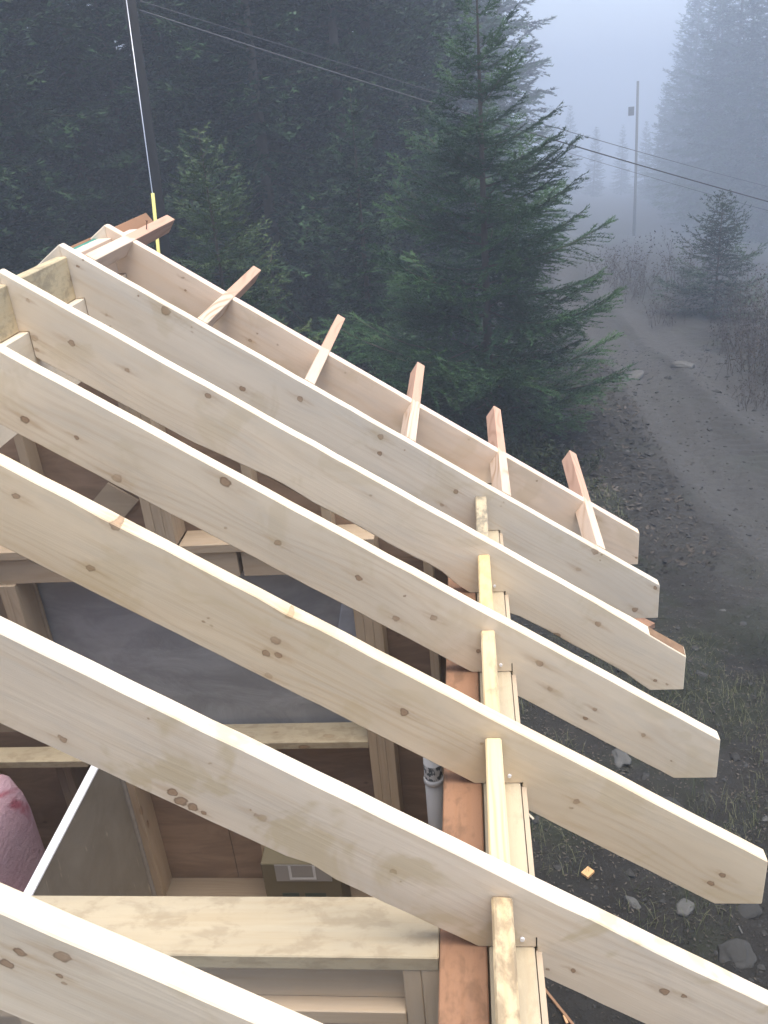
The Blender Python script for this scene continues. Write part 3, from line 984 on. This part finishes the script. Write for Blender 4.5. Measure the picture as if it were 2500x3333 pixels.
def conifer(seed, H, Rmax, dz, nbr, blet, nlen, nsp, nwid, h0=.04, top_up=.75, low_down=-.25, sparse_top=1.0, rpow=.85, taper=.02):
    """returns (wood mesh, crown mesh): trunk, whorled limbs, side sprays with needles"""
    g = np.random.default_rng(seed)
    # --- limbs
    hs, az = [], []
    h = H * h0
    while h < H * .985:
        f = h / H
        m = max(3, int(round(nbr * (1 - .35 * f) + g.normal() * .8)))
        a0 = g.random() * 6.28
        for j in range(m):
            hs.append(h + g.normal() * dz * .18)
            az.append(a0 + j * 6.283 / m + g.normal() * .22)
        if f < .9 / sparse_top:
            for j in range(2):
                hs.append(h + dz * (.3 + .4 * g.random()))
                az.append(g.random() * 6.28)
        h += dz * (1.15 - .35 * f) * (1 + .35 * f * (sparse_top - 1) * 2)
    hs = np.clip(np.array(hs), .02 * H, .985 * H)
    az = np.array(az)
    f = hs / H
    L = Rmax * np.minimum(1, ((1 - f) * 1.08) ** rpow) * (.72 + .45 * g.random(len(hs)))
    L = np.maximum(L, .05 * Rmax)
    L[f < .12] *= .8
    e0 = low_down + (top_up - low_down) * f ** 1.1 + g.normal(size=len(hs)) * .09
    cur = .24 + .12 * g.random(len(hs)) - .14 * (1 - f)
    sag = .55 * (1 - f) * (.4 + .3 * g.random(len(hs)))
    nb = len(hs)
    A = np.stack([np.cos(az), np.sin(az), np.zeros(nb)], 1)
    trx = lambda z: np.maximum(.006, (1 - z / H)) ** .9 * H * taper

    def limb(i, t):
        """position on limb i at t"""
        zz = e0[i] * t - sag[i] * t * (1 - t) * .9 + cur[i] * t ** 3 * .55
        p = A[i] * (L[i] * t * .96)[:, None]
        p[:, 2] += hs[i] + L[i] * zz
        return p
    # --- sprays on limbs
    cnt = np.maximum(4, (L / blet).astype(int))
    bi = np.repeat(np.arange(nb), cnt)
    o = np.concatenate([np.arange(c) for c in cnt])
    t = (o + .5 + (g.random(len(o)) - .5) * .7) / cnt[bi]
    t = .10 + .90 * t
    side = np.where((o % 2) == 0, 1.0, -1.0)
    P0 = limb(bi, t)
    T = unit(limb(bi, np.minimum(t + .03, 1.03)) - limb(bi, t - .03))
    SV = unit(np.cross(T, np.array([0, 0, 1.0]))) * side[:, None]
    UP = unit(np.cross(SV * side[:, None], T))
    ang = .95 - .35 * t + g.normal(size=len(t)) * .16
    D = unit(T * np.cos(ang)[:, None] + SV * np.sin(ang)[:, None] + UP * (g.normal(size=len(t)) * .16)[:, None] - np.array([0, 0, .10]))
    bl = L[bi] * (.50 * (1 - t) ** .75 + .07) * (.65 + .6 * g.random(len(t)))
    bl = np.clip(bl, nlen * 1.2, .30 * Rmax + .1)
    # tip sprays continue the limb
    # --- needles on sprays
    nc = np.maximum(3, (bl / nsp).astype(int)) * 2
    ni = np.repeat(np.arange(len(bl)), nc)
    on = np.concatenate([np.arange(c) for c in nc])
    s = (on // 2 + .3 + g.random(len(on)) * .6) / (nc[ni] / 2)
    nside = np.where(on % 2 == 0, 1.0, -1.0)
    droop = (s ** 2 * .10) * bl[ni]
    B = P0[ni] + D[ni] * (bl[ni] * s)[:, None]
    B[:, 2] -= droop
    PV = unit(np.cross(D[ni], UP[ni])) * nside[:, None]
    na = .75 + g.normal(size=len(s)) * .22
    ND = unit(D[ni] * np.cos(na)[:, None] + PV * np.sin(na)[:, None] + UP[ni] * (g.normal(size=len(s)) * .30 + .12)[:, None])
    ln = nlen * (.7 + .6 * g.random(len(s))) * (1 - .35 * s)
    WV = unit(np.cross(ND, UP[ni] + .5 * g.normal(size=(len(s), 3)))) * (nwid * .5)
    V = np.stack([B - WV, B + WV, B + ND * ln[:, None]], 1).reshape(-1, 3)
    F = np.arange(len(V)).reshape(-1, 3)
    cr = mesh_np('crown', V, F)
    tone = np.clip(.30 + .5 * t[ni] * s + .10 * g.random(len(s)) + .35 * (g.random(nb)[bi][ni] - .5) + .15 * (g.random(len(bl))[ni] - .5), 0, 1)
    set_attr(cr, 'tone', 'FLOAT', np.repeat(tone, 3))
    # --- wood: trunk + limbs as 4-sided tubes
    VV, FF = [], []
    nz = 14
    zt_ = np.linspace(-.25, H, nz)
    seg = 9
    cx = np.cumsum(g.normal(size=nz) * .006 * H / nz)
    th = np.arange(seg) / seg * 6.283
    rr = np.where(zt_ < 0, trx(0) * 1.25, trx(np.maximum(zt_, 0)))
    ring = np.stack([cx[:, None] * 0 + np.cos(th)[None] * rr[:, None], np.sin(th)[None] * rr[:, None], np.repeat(zt_[:, None], seg, 1)], 2)
    VV.append(ring.reshape(-1, 3))
    a = (np.arange(nz - 1)[:, None] * seg + np.arange(seg)[None]).ravel()
    b = (np.arange(nz - 1)[:, None] * seg + (np.arange(seg)[None] + 1) % seg).ravel()
    FF.append(np.stack([a, b, b + seg, a + seg], 1))
    base = nz * seg
    ns = 6
    for kk in range(ns - 1):
        t0, t1 = kk / (ns - 1), (kk + 1) / (ns - 1)
        i = np.arange(nb)
        p0, p1 = limb(i, np.full(nb, t0)), limb(i, np.full(nb, t1))
        r0 = np.clip(L * .0105, .004, .05)[:, None] * (1 - .85 * t0)
        r1 = np.clip(L * .0105, .004, .05)[:, None] * (1 - .85 * t1)
        sd_ = np.stack([-A[:, 1], A[:, 0], 0 * A[:, 0]], 1)
        uz = np.array([0, 0, 1.0])
        q = np.stack([p0 + sd_ * r0, p0 - sd_ * r0 * .5 + uz * r0 * .87, p0 - sd_ * r0 * .5 - uz * r0 * .87,
                      p1 + sd_ * r1, p1 - sd_ * r1 * .5 + uz * r1 * .87, p1 - sd_ * r1 * .5 - uz * r1 * .87], 1).reshape(-1, 3)
        VV.append(q)
        k0 = base + np.arange(nb)[:, None] * 6
        for (a_, b_) in ((0, 1), (1, 2), (2, 0)):
            FF.append(np.concatenate([k0 + a_, k0 + b_, k0 + b_ + 3, k0 + a_ + 3], 1))
        base += nb * 6
    wd = mesh_np('trunk', np.concatenate(VV), [np.concatenate(FF)], True)
    return wd, cr


def tree_obj(name, label, meshes, fol, loc, rz=0, sc=1.0, group=None, tilt=(0, 0), cat='tree'):
    t = thing(name, label, cat, loc, group)
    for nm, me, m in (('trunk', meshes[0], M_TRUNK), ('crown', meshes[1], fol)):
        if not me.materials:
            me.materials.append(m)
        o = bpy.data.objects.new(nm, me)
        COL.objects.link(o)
        o.parent = t
    t.rotation_euler = (tilt[0], tilt[1], rz)
    t.scale = (sc, sc, sc)
    return t


# the fir beside the road
main = conifer(11, 5.75, 2.08, .24, 7, .028, .056, .0140, .0128, h0=.05, top_up=.62, low_down=.02, sparse_top=1.5, rpow=1.0, taper=.0122)
tree_obj('fir_tree', 'young green fir with a bare leader standing beside the dirt road', main, M_FOL, (.15, 8.25, gh(.15, 8.25) - .05), 1.1)
# bushy young conifer behind the roof
P2 = at_dist(495, 700, 11.0)
second = conifer(23, 4.1, 1.2, .24, 8, .042, .065, .020, .016, h0=.04, top_up=.6, low_down=-.3, sparse_top=1.0, rpow=.62, taper=.012)
tree_obj('young_conifer', 'bushy young green conifer just behind the gable rafter', second, M_FOLY, (P2.x, P2.y, gh(P2.x, P2.y) - .05), .4)
# small fir across the road
third = conifer(31, 2.8, 1.4, .28, 8, .06, .08, .03, .022, h0=.05, top_up=.7, low_down=-.1, rpow=.7, taper=.014)
p = at_dist(1540, 705, 22)
tree_obj('small_fir', 'small fir fading in the fog across the dirt road', third, M_FOLD, (p.x, p.y, gh(p.x, p.y) - .05), .3)

# forest: three tall kinds, copied
proto = [conifer(41, 15, 3.0, .62, 6, .115, .19, .055, .062, h0=.05, top_up=.45, low_down=-.45, rpow=.75, taper=.013),
         conifer(43, 13, 2.6, .54, 6, .105, .18, .052, .060, h0=.03, top_up=.5, low_down=-.4, rpow=.7, taper=.013),
         conifer(47, 17, 3.4, .70, 6, .13, .21, .06, .068, h0=.10, top_up=.4, low_down=-.5, rpow=.8, taper=.014)]
LABS = ['tall dark conifer with drooping sprays in the misty forest', 'dense dark conifer clothed to the ground at the forest edge', 'tall loose crowned conifer deep in the misty forest']
g = np.random.default_rng(5)
forest = [  # px, distance, kind, scale
    (-40, 16.5, 1, .85), (110, 18, 0, .9), (-190, 15.5, 0, .85), (235, 20.5, 2, .9), (430, 18.5, 0, .8), (600, 16.5, 1, .85), (670, 19, 2, .9), (760, 17.5, 0, .8),
    (830, 19, 1, 1.0), (900, 23, 0, 1.0), (960, 31, 2, 1.0), (1010, 38, 1, 1.2), (1060, 46, 0, 1.2), (790, 13.6, 1, .33), (760, 24, 2, 1.1), (520, 22, 0, 1.1), (330, 23, 2, 1.0),
    (60, 23, 2, 1.0), (200, 27, 0, 1.1), (600, 26, 2, 1.1), (900, 29, 0, 1.2), (1090, 58, 2, 1.3), (-60, 21, 2, 1.0), (-290, 16, 1, 1.0), (960, 40, 0, 1.2), (420, 29, 1, 1.3), (700, 31, 1, 1.4), (120, 31, 1, 1.3),
    (330, 18.5, 1, .62), (690, 18.5, 1, .85), (540, 18.5, 0, .85), (880, 19.5, 1, .8), (30, 19, 1, .65)]
OWN = {(430, 18.5): 'tall dark conifer growing between the utility pole and the bushy young conifer',
       (600, 16.5): 'dense dark conifer directly behind the bushy young conifer',
       (790, 13.6): 'small dense conifer between the roadside fir and the bushy young conifer',
       (830, 19): 'broad dense conifer right behind the small one by the roadside fir',
       (1090, 58): 'tall misty conifer at the forest corner beside the road gap',
       (-40, 16.5): 'dense dark conifer at the forest edge beyond the guy wire'}
for (px, D, kd, sc) in forest:
    p = at_dist(px, 600, D)
    tree_obj('forest_conifer', OWN.get((px, D), LABS[kd]), proto[kd], M_FOLD, (p.x, p.y, gh(p.x, p.y) - .1), g.random() * 6.28, sc * (.94 + .12 * g.random()), 'conifers of the forest behind the roof: kind %d' % (kd + 1), (g.normal() * .015, g.normal() * .015))
far = [(1480, 105, 1, 1.7), (1520, 92, 0, 1.5), (1570, 82, 2, 1.4), (1630, 75, 0, 1.4), (1700, 70, 1, 1.4), (1790, 64, 2, 1.3), (1500, 118, 2, 1.7), (1550, 108, 1, 1.8), (1610, 98, 0, 1.6), (1680, 90, 2, 1.5), (1465, 125, 0, 1.7), (1900, 60, 0, 1.3), (1545, 88, 1, 1.6), (1600, 80, 1, 1.5),
       (1190, 138, 1, .95), (1230, 148, 0, .85), (1280, 142, 1, .75), (1340, 150, 2, .6), (1390, 140, 0, .7), (1430, 122, 1, 1.1), (1450, 130, 0, 1.2)]
FL = 'fog veiled conifer in the wood on the far side of the road'
for (px, D, kd, sc) in far:
    p = at_dist(px, 450, D)
    tree_obj('far_conifer', FL, proto[kd], M_FOLD, (p.x, p.y, gh(p.x, p.y) - .1), g.random() * 6.28, sc, 'conifers of the wood across the road', (g.normal() * .015, g.normal() * .015))

# ------------------------------------------------------------------ shrubs, grass, litter
def twig_shrub(seed, n, hgt, spread, leafs, ll, lw):
    g = np.random.default_rng(seed)
    VV, FF, tone = [], [], []
    base = 0
    LV, LT = [], []
    for i in range(n):
        p = np.array([g.normal() * spread * .25, g.normal() * spread * .25, 0])
        d = unit(np.array([g.normal() * .35, g.normal() * .35, 1.0]))
        segs = 6
        r = .005 + .004 * g.random()
        ln = hgt * (.6 + .5 * g.random()) / segs
        pts = [p.copy()]
        for s in range(segs):
            d = unit(d + g.normal(size=3) * .16 + np.array([0, 0, .03]))
            p = p + d * ln
            pts.append(p.copy())
            if s >= 1:
                for j in range(2):
                    dd = unit(d + g.normal(size=3) * .7)
                    q = p + dd * ln * (.6 + .9 * g.random())
                    sd_ = unit(np.cross(dd, [.3, .2, 1.0])) * .0025
                    VV.append(np.stack([p - sd_, p + sd_, q]))
                    FF.append(np.array([[base, base + 1, base + 2]]))
                    base += 3
                    for m in range(leafs):
                        c = p + (q - p) * g.random() + g.normal(size=3) * .02
                        a = unit(g.normal(size=3) + [0, 0, -.2])
                        b = unit(np.cross(a, g.normal(size=3)))
                        L_ = ll * (.6 + .8 * g.random())
                        LV.append(np.stack([c, c + a * L_ * .5 + b * lw * .5, c + a * L_, c + a * L_ * .5 - b * lw * .5]))
                        LT.append(g.random())
        for s in range(segs):
            a, b = pts[s], pts[s + 1]
            dr = unit(b - a)
            u = unit(np.cross(dr, [.3, .9, .2]))
            v = np.cross(dr, u)
            r0, r1 = r * (1 - s / segs), r * (1 - (s + 1) / segs)
            for (cen, rad) in ((a, r0), (b, r1)):
                VV.append(np.stack([cen + u * rad, cen - u * rad * .5 + v * rad * .87, cen - u * rad * .5 - v * rad * .87]))
            FF.append(np.array([[base, base + 1, base + 4], [base, base + 4, base + 3], [base + 1, base + 2, base + 5], [base + 1, base + 5, base + 4], [base + 2, base, base + 3], [base + 2, base + 3, base + 5]]))
            base += 6
    wd = mesh_np('stems', np.concatenate(VV), [np.concatenate(FF)])
    lf = None
    if LV:
        V = np.concatenate(LV)
        lf = mesh_np('leaves', V, np.arange(len(V)).reshape(-1, 4))
        set_attr(lf, 'tone', 'FLOAT', np.repeat(np.array(LT), 4))
    return wd, lf


M_TWIG = plain('reddish_twigs', (.045, .032, .027), .9, .3, 10)
M_LEAFG = foliage_mat('undergrowth_leaves', (.010, .016, .006), (.020, .030, .010), (.042, .052, .018))
M_LEAFB = foliage_mat('withered_leaves', (.022, .017, .012), (.042, .031, .022), (.065, .05, .035))
bare = twig_shrub(3, 26, 1.1, 1.4, 2, .05, .025)
leafy = twig_shrub(5, 34, .62, 1.3, 7, .075, .034)


def shrub(name, label, meshes, lm, loc, rz, sc, group):
    t = thing(name, label, 'shrub', loc, group)
    for nm, me, m in (('stems', meshes[0], M_TWIG), ('leaves', meshes[1], lm)):
        if me is None:
            continue
        if not me.materials:
            me.materials.append(m)
        o = bpy.data.objects.new(nm, me)
        COL.objects.link(o)
        o.parent = t
        o['kind'] = 'stuff'
    t.rotation_euler = (0, 0, rz)
    t.scale = (sc, sc, sc)


for (px, py, D, sc) in ((1350, 610, 29, 1.2), (1310, 600, 31, 1.1), (1400, 620, 27, 1.1), (1440, 680, 20, .75), (1600, 800, 13.8, .6), (1650, 790, 14.5, .8), (1640, 860, 12.3, .5), (1580, 750, 16.5, .7), (1690, 740, 17, 1.0), (1480, 600, 29, 1.5), (1610, 690, 19, .9), (1640, 660, 21, 1.2), (1370, 640, 25, .8), (1655, 830, 13.2, .7), (1620, 740, 16, .9)):
    p = at_dist(px, py, D)
    shrub('bare_shrub', 'bare reddish brown shrub with withered leaves across the road', bare, M_LEAFB, (p.x, p.y, gh(p.x, p.y) - .03), g.random() * 6.28, sc, 'withered shrubs across the road')
for (x, y, sc) in ((.6, 7.4, .6), (.95, 6.7, .5), (.3, 6.7, .8), (-.1, 7.1, .9), (-.6, 7.2, 1.0), (-1.3, 8.2, 1.2), (-.5, 9.6, 1.2), (-2.2, 9.2, 1.3), (-3.4, 10.5, 1.4), (-1.5, 6.9, .9), (-2.6, 7.6, 1.1)):
    shrub('leafy_shrub', 'low leafy green shrub at the foot of the roadside fir', leafy, M_LEAFG, (x, y, gh(x, y) - .05), g.random() * 6.28, sc, 'low shrubs under the fir')


def scatter_blades(name, n, region, hmin, hmax, w, m, seed, clump=0.5, flat=0.0):
    g = np.random.default_rng(seed)
    x = region[0] + (region[1] - region[0]) * g.random(n * 3)
    y = region[2] + (region[3] - region[2]) * g.random(n * 3)
    keep = (vnoise(x * 2.6, y * 2.6, seed) > clump) & (track_dist(x, y) > .35)
    x, y = x[keep][:n], y[keep][:n]
    n = len(x)
    z = ground_h(x, y)
    hh = hmin + (hmax - hmin) * g.random(n) ** 2
    a = g.random(n) * 6.283
    lean = (.25 + .9 * g.random(n)) + flat
    d = np.stack([np.cos(a), np.sin(a), np.zeros(n)], 1)
    u = np.array([0, 0, 1.0])
    s = np.stack([-d[:, 1], d[:, 0], np.zeros(n)], 1) * (w * (.6 + .8 * g.random(n)))[:, None]
    p0 = np.stack([x, y, z - .004], 1)
    p1 = p0 + d * (hh * .35 * lean)[:, None] + u * (hh * .55 / (1 + flat))[:, None]
    p2 = p0 + d * (hh * .9 * lean)[:, None] + u * (hh * .75 / (1 + 2 * flat))[:, None]
    V = np.stack([p0 - s, p0 + s, p1 + s * .7, p1 - s * .7, p2], 1).reshape(-1, 3)
    b = np.arange(n) * 5
    F = [np.stack([b, b + 1, b + 2, b + 3], 1), np.stack([b + 3, b + 2, b + 4], 1)]
    me = mesh_np(name, V, F)
    set_attr(me, 'tone', 'FLOAT', np.repeat(g.random(n), 5))
    return link(name, me, m)


M_GRASS = foliage_mat('wet_grass', (.014, .020, .008), (.034, .043, .018), (.12, .12, .065))
tag(scatter_blades('grass', 4500, (.02, 2.6, -1.2, 3.4), .04, .17, .0017, M_GRASS, 12, .50), 'thin wet grass tufts growing beside the wall', 'grass', kind='stuff')
tag(scatter_blades('verge_grass', 6000, (-1.5, 1.5, 4.6, 8.0), .03, .11, .003, M_GRASS, 15, .45), 'grass and moss on the verge under the fir', 'grass', kind='stuff')


def scatter_leaves(name, n, region, size, m, seed):
    g = np.random.default_rng(seed)
    x = region[0] + (region[1] - region[0]) * g.random(n)
    y = region[2] + (region[3] - region[2]) * g.random(n)
    z = ground_h(x, y) + .008
    a = g.random(n) * 6.283
    nrm = unit(np.stack([g.normal(size=n) * .35, g.normal(size=n) * .35, np.ones(n)], 1))
    d = unit(np.cross(nrm, np.stack([np.cos(a), np.sin(a), np.zeros(n)], 1)))
    s = np.cross(nrm, d)
    L_ = size * (.5 + g.random(n))[:, None]
    c = np.stack([x, y, z], 1)
    V = np.stack([c - d * L_, c + s * L_ * .45 + nrm * L_ * .1, c + d * L_, c - s * L_ * .45 + nrm * L_ * .1], 1).reshape(-1, 3)
    me = mesh_np(name, V, np.arange(len(V)).reshape(-1, 4))
    set_attr(me, 'tone', 'FLOAT', np.repeat(g.random(n), 4))
    return link(name, me, m)


M_LITTER = foliage_mat('leaf_litter', (.009, .008, .005), (.024, .020, .014), (.085, .072, .055))
tag(scatter_leaves('leaf_litter', 17000, (.02, 3.4, -1.5, 5.5), .010, M_LITTER, 4), 'dead leaves and bark scraps on the dirt beside the wall', 'leaves', kind='stuff')
tag(scatter_leaves('needle_litter', 9000, (-4, 2.2, 4.5, 12), .035, M_LITTER, 9), 'dead leaves under the roadside fir', 'leaves', kind='stuff')

# pebbles: one mass of small stones on the track
def pebbles(name, n, region, size, m, seed):
    g = np.random.default_rng(seed)
    bm = bmesh.new()
    bmesh.ops.create_icosphere(bm, subdivisions=1, radius=1)
    v = np.array([x.co[:] for x in bm.verts])
    f = np.array([[q.index for q in p.verts] for p in bm.faces])
    bm.free()
    x = region[0] + (region[1] - region[0]) * g.random(n)
    y = region[2] + (region[3] - region[2]) * g.random(n)
    r = size * np.exp(g.normal(size=n) * .55)
    sc = r[:, None] * np.stack([np.ones(n), .6 + .5 * g.random(n), .35 + .3 * g.random(n)], 1)
    a = g.random(n) * 6.283
    V = v[None] * (1 + .22 * g.normal(size=(n, len(v), 1))) * sc[:, None]
    c, s = np.cos(a)[:, None], np.sin(a)[:, None]
    X = V[..., 0] * c - V[..., 1] * s
    Y = V[..., 0] * s + V[..., 1] * c
    V = np.stack([X + x[:, None], Y + y[:, None], V[..., 2] + (ground_h(x, y) + r * .12)[:, None]], 2).reshape(-1, 3)
    F = (f[None] + (np.arange(n) * len(v))[:, None, None]).reshape(-1, 3)
    return link(name, mesh_np(name, V, F), m)


M_STONE = plain('grey_stone', (.034, .033, .030), .85, .3, 9, bump=.4)
M_STONEL = plain('pale_stone', (.08, .078, .072), .85, .2, 9, bump=.4)
tag(pebbles('gravel', 5200, (.1, 5.2, -1, 14), .011, M_STONE, 3), 'small loose gravel on the dirt', 'gravel', kind='stuff')
tag(pebbles('pale_gravel', 150, (.1, 5.2, 0, 14), .009, M_STONEL, 8), 'pale stone chips on the dirt', 'gravel', kind='stuff')


def rock(label, x, y, s, m, seed, group=None):
    o = lump('stone', None, (0, 0, 0), (s[0], s[1], s[2] * .8), m, seed, 4, .75, 1.5, .8)
    o.location = (x, y, gh(x, y) - s[2] * .1)
    o.rotation_euler = (.2 * math.sin(seed * 3.1), .2 * math.cos(seed * 2.3), seed * 1.3)
    tag(o, label, 'stone', group)


rock('pale flat stone lying alone on the open road dirt', 3.25, 11.04, (.17, .10, .09), M_STONEL, 2)
rock('pale stone half hidden by the lowest fir branches', 2.45, 10.7, (.22, .10, .08), M_STONEL, 3)
GS = 'stones in the grass below the rafter tails'
LS = 'grey stone half sunk in the grass below the rafter tails'
for i, (x, y, s, m) in enumerate(((1.0, .76, (.075, .06, .03), M_STONEL), (.72, .81, (.075, .03, .03), M_STONEL), (1.33, .74, (.10, .07, .04), M_STONE), (.85, 2.02, (.12, .07, .05), M_STONEL),
                                  (.83, .51, (.05, .035, .03), M_STONE), (.99, .2, (.06, .05, .04), M_STONE), (1.17, 2.87, (.12, .06, .05), M_STONE), (.95, 2.5, (.10, .05, .05), M_STONEL), (1.1, 1.55, (.16, .12, .06), M_STONE),
                                  (1.2, .45, (.12, .10, .05), M_STONE), (.45, 1.6, (.06, .05, .03), M_STONE), (1.6, 2.9, (.07, .05, .03), M_STONE), (2.1, 3.6, (.05, .04, .03), M_STONE))):
    s = tuple(v * .78 for v in s)
    rock('pale grey stone in the grass below the rafter tails' if m is M_STONEL else LS, x, y, s, m, 20 + i, GS + (' (pale)' if m is M_STONEL else ' (dark)'))


def scrap(name, label, a, b, w, h, m, cat='wood scrap'):
    a = Vector((a[0], a[1], gh(*a) + h * .5 + .012))
    b = Vector((b[0], b[1], gh(*b) + h * .5 + .012))
    U = (b - a).normalized()
    V = Vector((0, 0, 1)).cross(U).normalized()
    Wd = U.cross(V)
    o = obox(name, None, a - V * w / 2 - Wd * h / 2, U, V, Wd, (b - a).length, w, h, m, .001)
    tag(o, label, cat)


scrap('wood_offcut', 'small orange wood offcut lying in the grass', (.470, .975), (.515, 1.02), .05, .018, wood('orange_offcut', (.62, .36, .16), .2, randknots=False))
scrap('wood_stick', 'thin orange brown stick on the dirt next to the wall', (.165, .28), (.34, .02), .014, .012, MW['brown'])
scrap('wood_chip', 'pale split of wood close against the wall', (.15, 1.49), (.205, 1.41), .014, .008, MW['spruce'])
scrap('wood_sliver', 'short orange sliver beside the stick', (.262, .125), (.275, .085), .014, .01, wood('orange_sliver', (.55, .33, .17), .2, randknots=False))
scrap('paper_scrap', 'tiny white scrap lying in the dark moss', (1.262, .64), (1.272, .60), .009, .004, M_STONEL, 'scrap')
scrap('board_offcut', 'sawn board end lying under the far rafter tails', (1.18, 3.75), (1.34, 3.55), .10, .045, MW['plate_red'])

# ------------------------------------------------------------------ poles and wires
M_POLE = plain('pole_wood', (.03, .027, .024), .95, .3, 6, bump=.3)
pt = at_dist(284, 30, 12.6)
pb = at_dist(336, 400, 12.6)
dv = (pt - pb) / (pt.z - pb.z)
zg = gh(pb.x, pb.y)
b0 = pb + dv * (zg - .4 - pb.z)
b1 = pb + dv * (6.2 - pb.z)
up_ = thing('utility_pole', 'dark wooden utility pole rising at the forest edge behind the ridge', 'pole', (b0.x, b0.y, zg))
tube('pole_shaft', up_, [b0, b0.lerp(b1, .5), b1], [.085, .075, .065], M_POLE, 14)
o = obox('crossarm', up_, b1 + Vector((-.9, -.06, -.6)), Vector((1, 0, 0)), Vector((0, 1, 0)), Vector((0, 0, 1)), 1.8, .09, .11, M_POLE)
for sx in (-.8, .8):
    q = b1 + Vector((sx, -.02, -.49))
    tube('insulator', up_, [q, q + Vector((0, 0, .05)), q + Vector((0, 0, .06)), q + Vector((0, 0, .14))], [.02, .02, .045, .03], plain('glass_insulator', (.2, .22, .22), .3), 10)
# guy wire with its yellow guard
gd = 11.6
gA = at_dist(331, 430, gd)
gB = at_dist(344, 560, gd)
zgb = gh(gB.x, gB.y)
gB = gB + (gB - gA) * ((zgb - .05 - gB.z) / (gB.z - gA.z))
gT = at_dist(273, 0, 12.4)
gT = gT + (gT - gA) * .28
gy_ = thing('guy_wire', 'bright steel guy wire with a yellow guard running down beside the pole', 'guy wire', gB)
tube('wire', gy_, [gB.lerp(gA, .3), gA, gT], .0058, plain('steel_strand', (.55, .57, .6), .35, .1, metal=.6), 6)
tube('yellow_guard', gy_, [gB, gA + (gA - gB) * .02], .021, plain('yellow_guard', (.70, .64, .20), .5, .06), 12)

fp = at_dist(1372, 430, 75)
fz = gh(fp.x, fp.y)
ft = at_dist(1378, 175, 75)
p2 = thing('utility_pole', 'fog veiled utility pole standing down the road', 'pole', (fp.x, fp.y, fz))
M_POLE2 = plain('grey_pole_wood', (.10, .095, .085), .95, .2, 6)
tube('pole_shaft', p2, [Vector((fp.x, fp.y, fz - .4)), fp, ft], [.13, .11, .09], M_POLE2, 12)
o = obox('crossarm', p2, ft + Vector((-.6, -.05, -2.3)), Vector((1, 0, 0)), Vector((0, 1, 0)), Vector((0, 0, 1)), .4, .2, .6, M_POLE2)
o.name = 'transformer_box'


def wire(label, p0, p1, dd0, dd1, r, sagpx=0, n=40):
    A = at_dist(*p0, dd0)
    B = at_dist(*p1, dd1)
    pts = []
    for i in range(n + 1):
        t = i / n
        P = A.lerp(B, t)
        P.z -= sagpx * 4 * t * (1 - t)
        pts.append(P)
    o = tube('power_line', None, pts, r, M_WIRE, 6)
    tag(o, label, 'cable')


M_WIRE = plain('black_cable', (.07, .07, .075), .5, .1)
wire('thick dark service cable sloping across in front of the fog', (302, 22), (2050, 540), 12.5, 17, .009, .09)
wire('thin cable hanging close below the thick service cable', (304, 27), (2050, 556), 12.5, 17.4, .0025, .14)
wire('thin upper power line fading into the fog', (302, 2), (2050, 486), 12.5, 48, .006, .3)

# ------------------------------------------------------------------ haze
bm = bmesh.new()
bmesh.ops.create_cube(bm, size=1.0)
me = bpy.data.meshes.new('haze')
for v in bm.verts:
    v.co = Vector((v.co.x * 320, 85 + v.co.y * 310, 0 + (20.5 if v.co.z > 0 else float(GZ.min()) - 1.5)))
bm.to_mesh(me)
bm.free()
hm = bpy.data.materials.new('fog')
hm.use_nodes = True
hn = hm.node_tree.nodes
hn.clear()
ho = hn.new('ShaderNodeOutputMaterial')
pv = hn.new('ShaderNodeVolumePrincipled')
pv.inputs['Color'].default_value = (.74, .82, .935, 1)
pv.inputs['Density'].default_value = FOG_DENSITY
pv.inputs['Anisotropy'].default_value = 0.35
hm.node_tree.links.new(pv.outputs[0], ho.inputs['Volume'])
tag(link('haze', me, hm), kind='stuff')
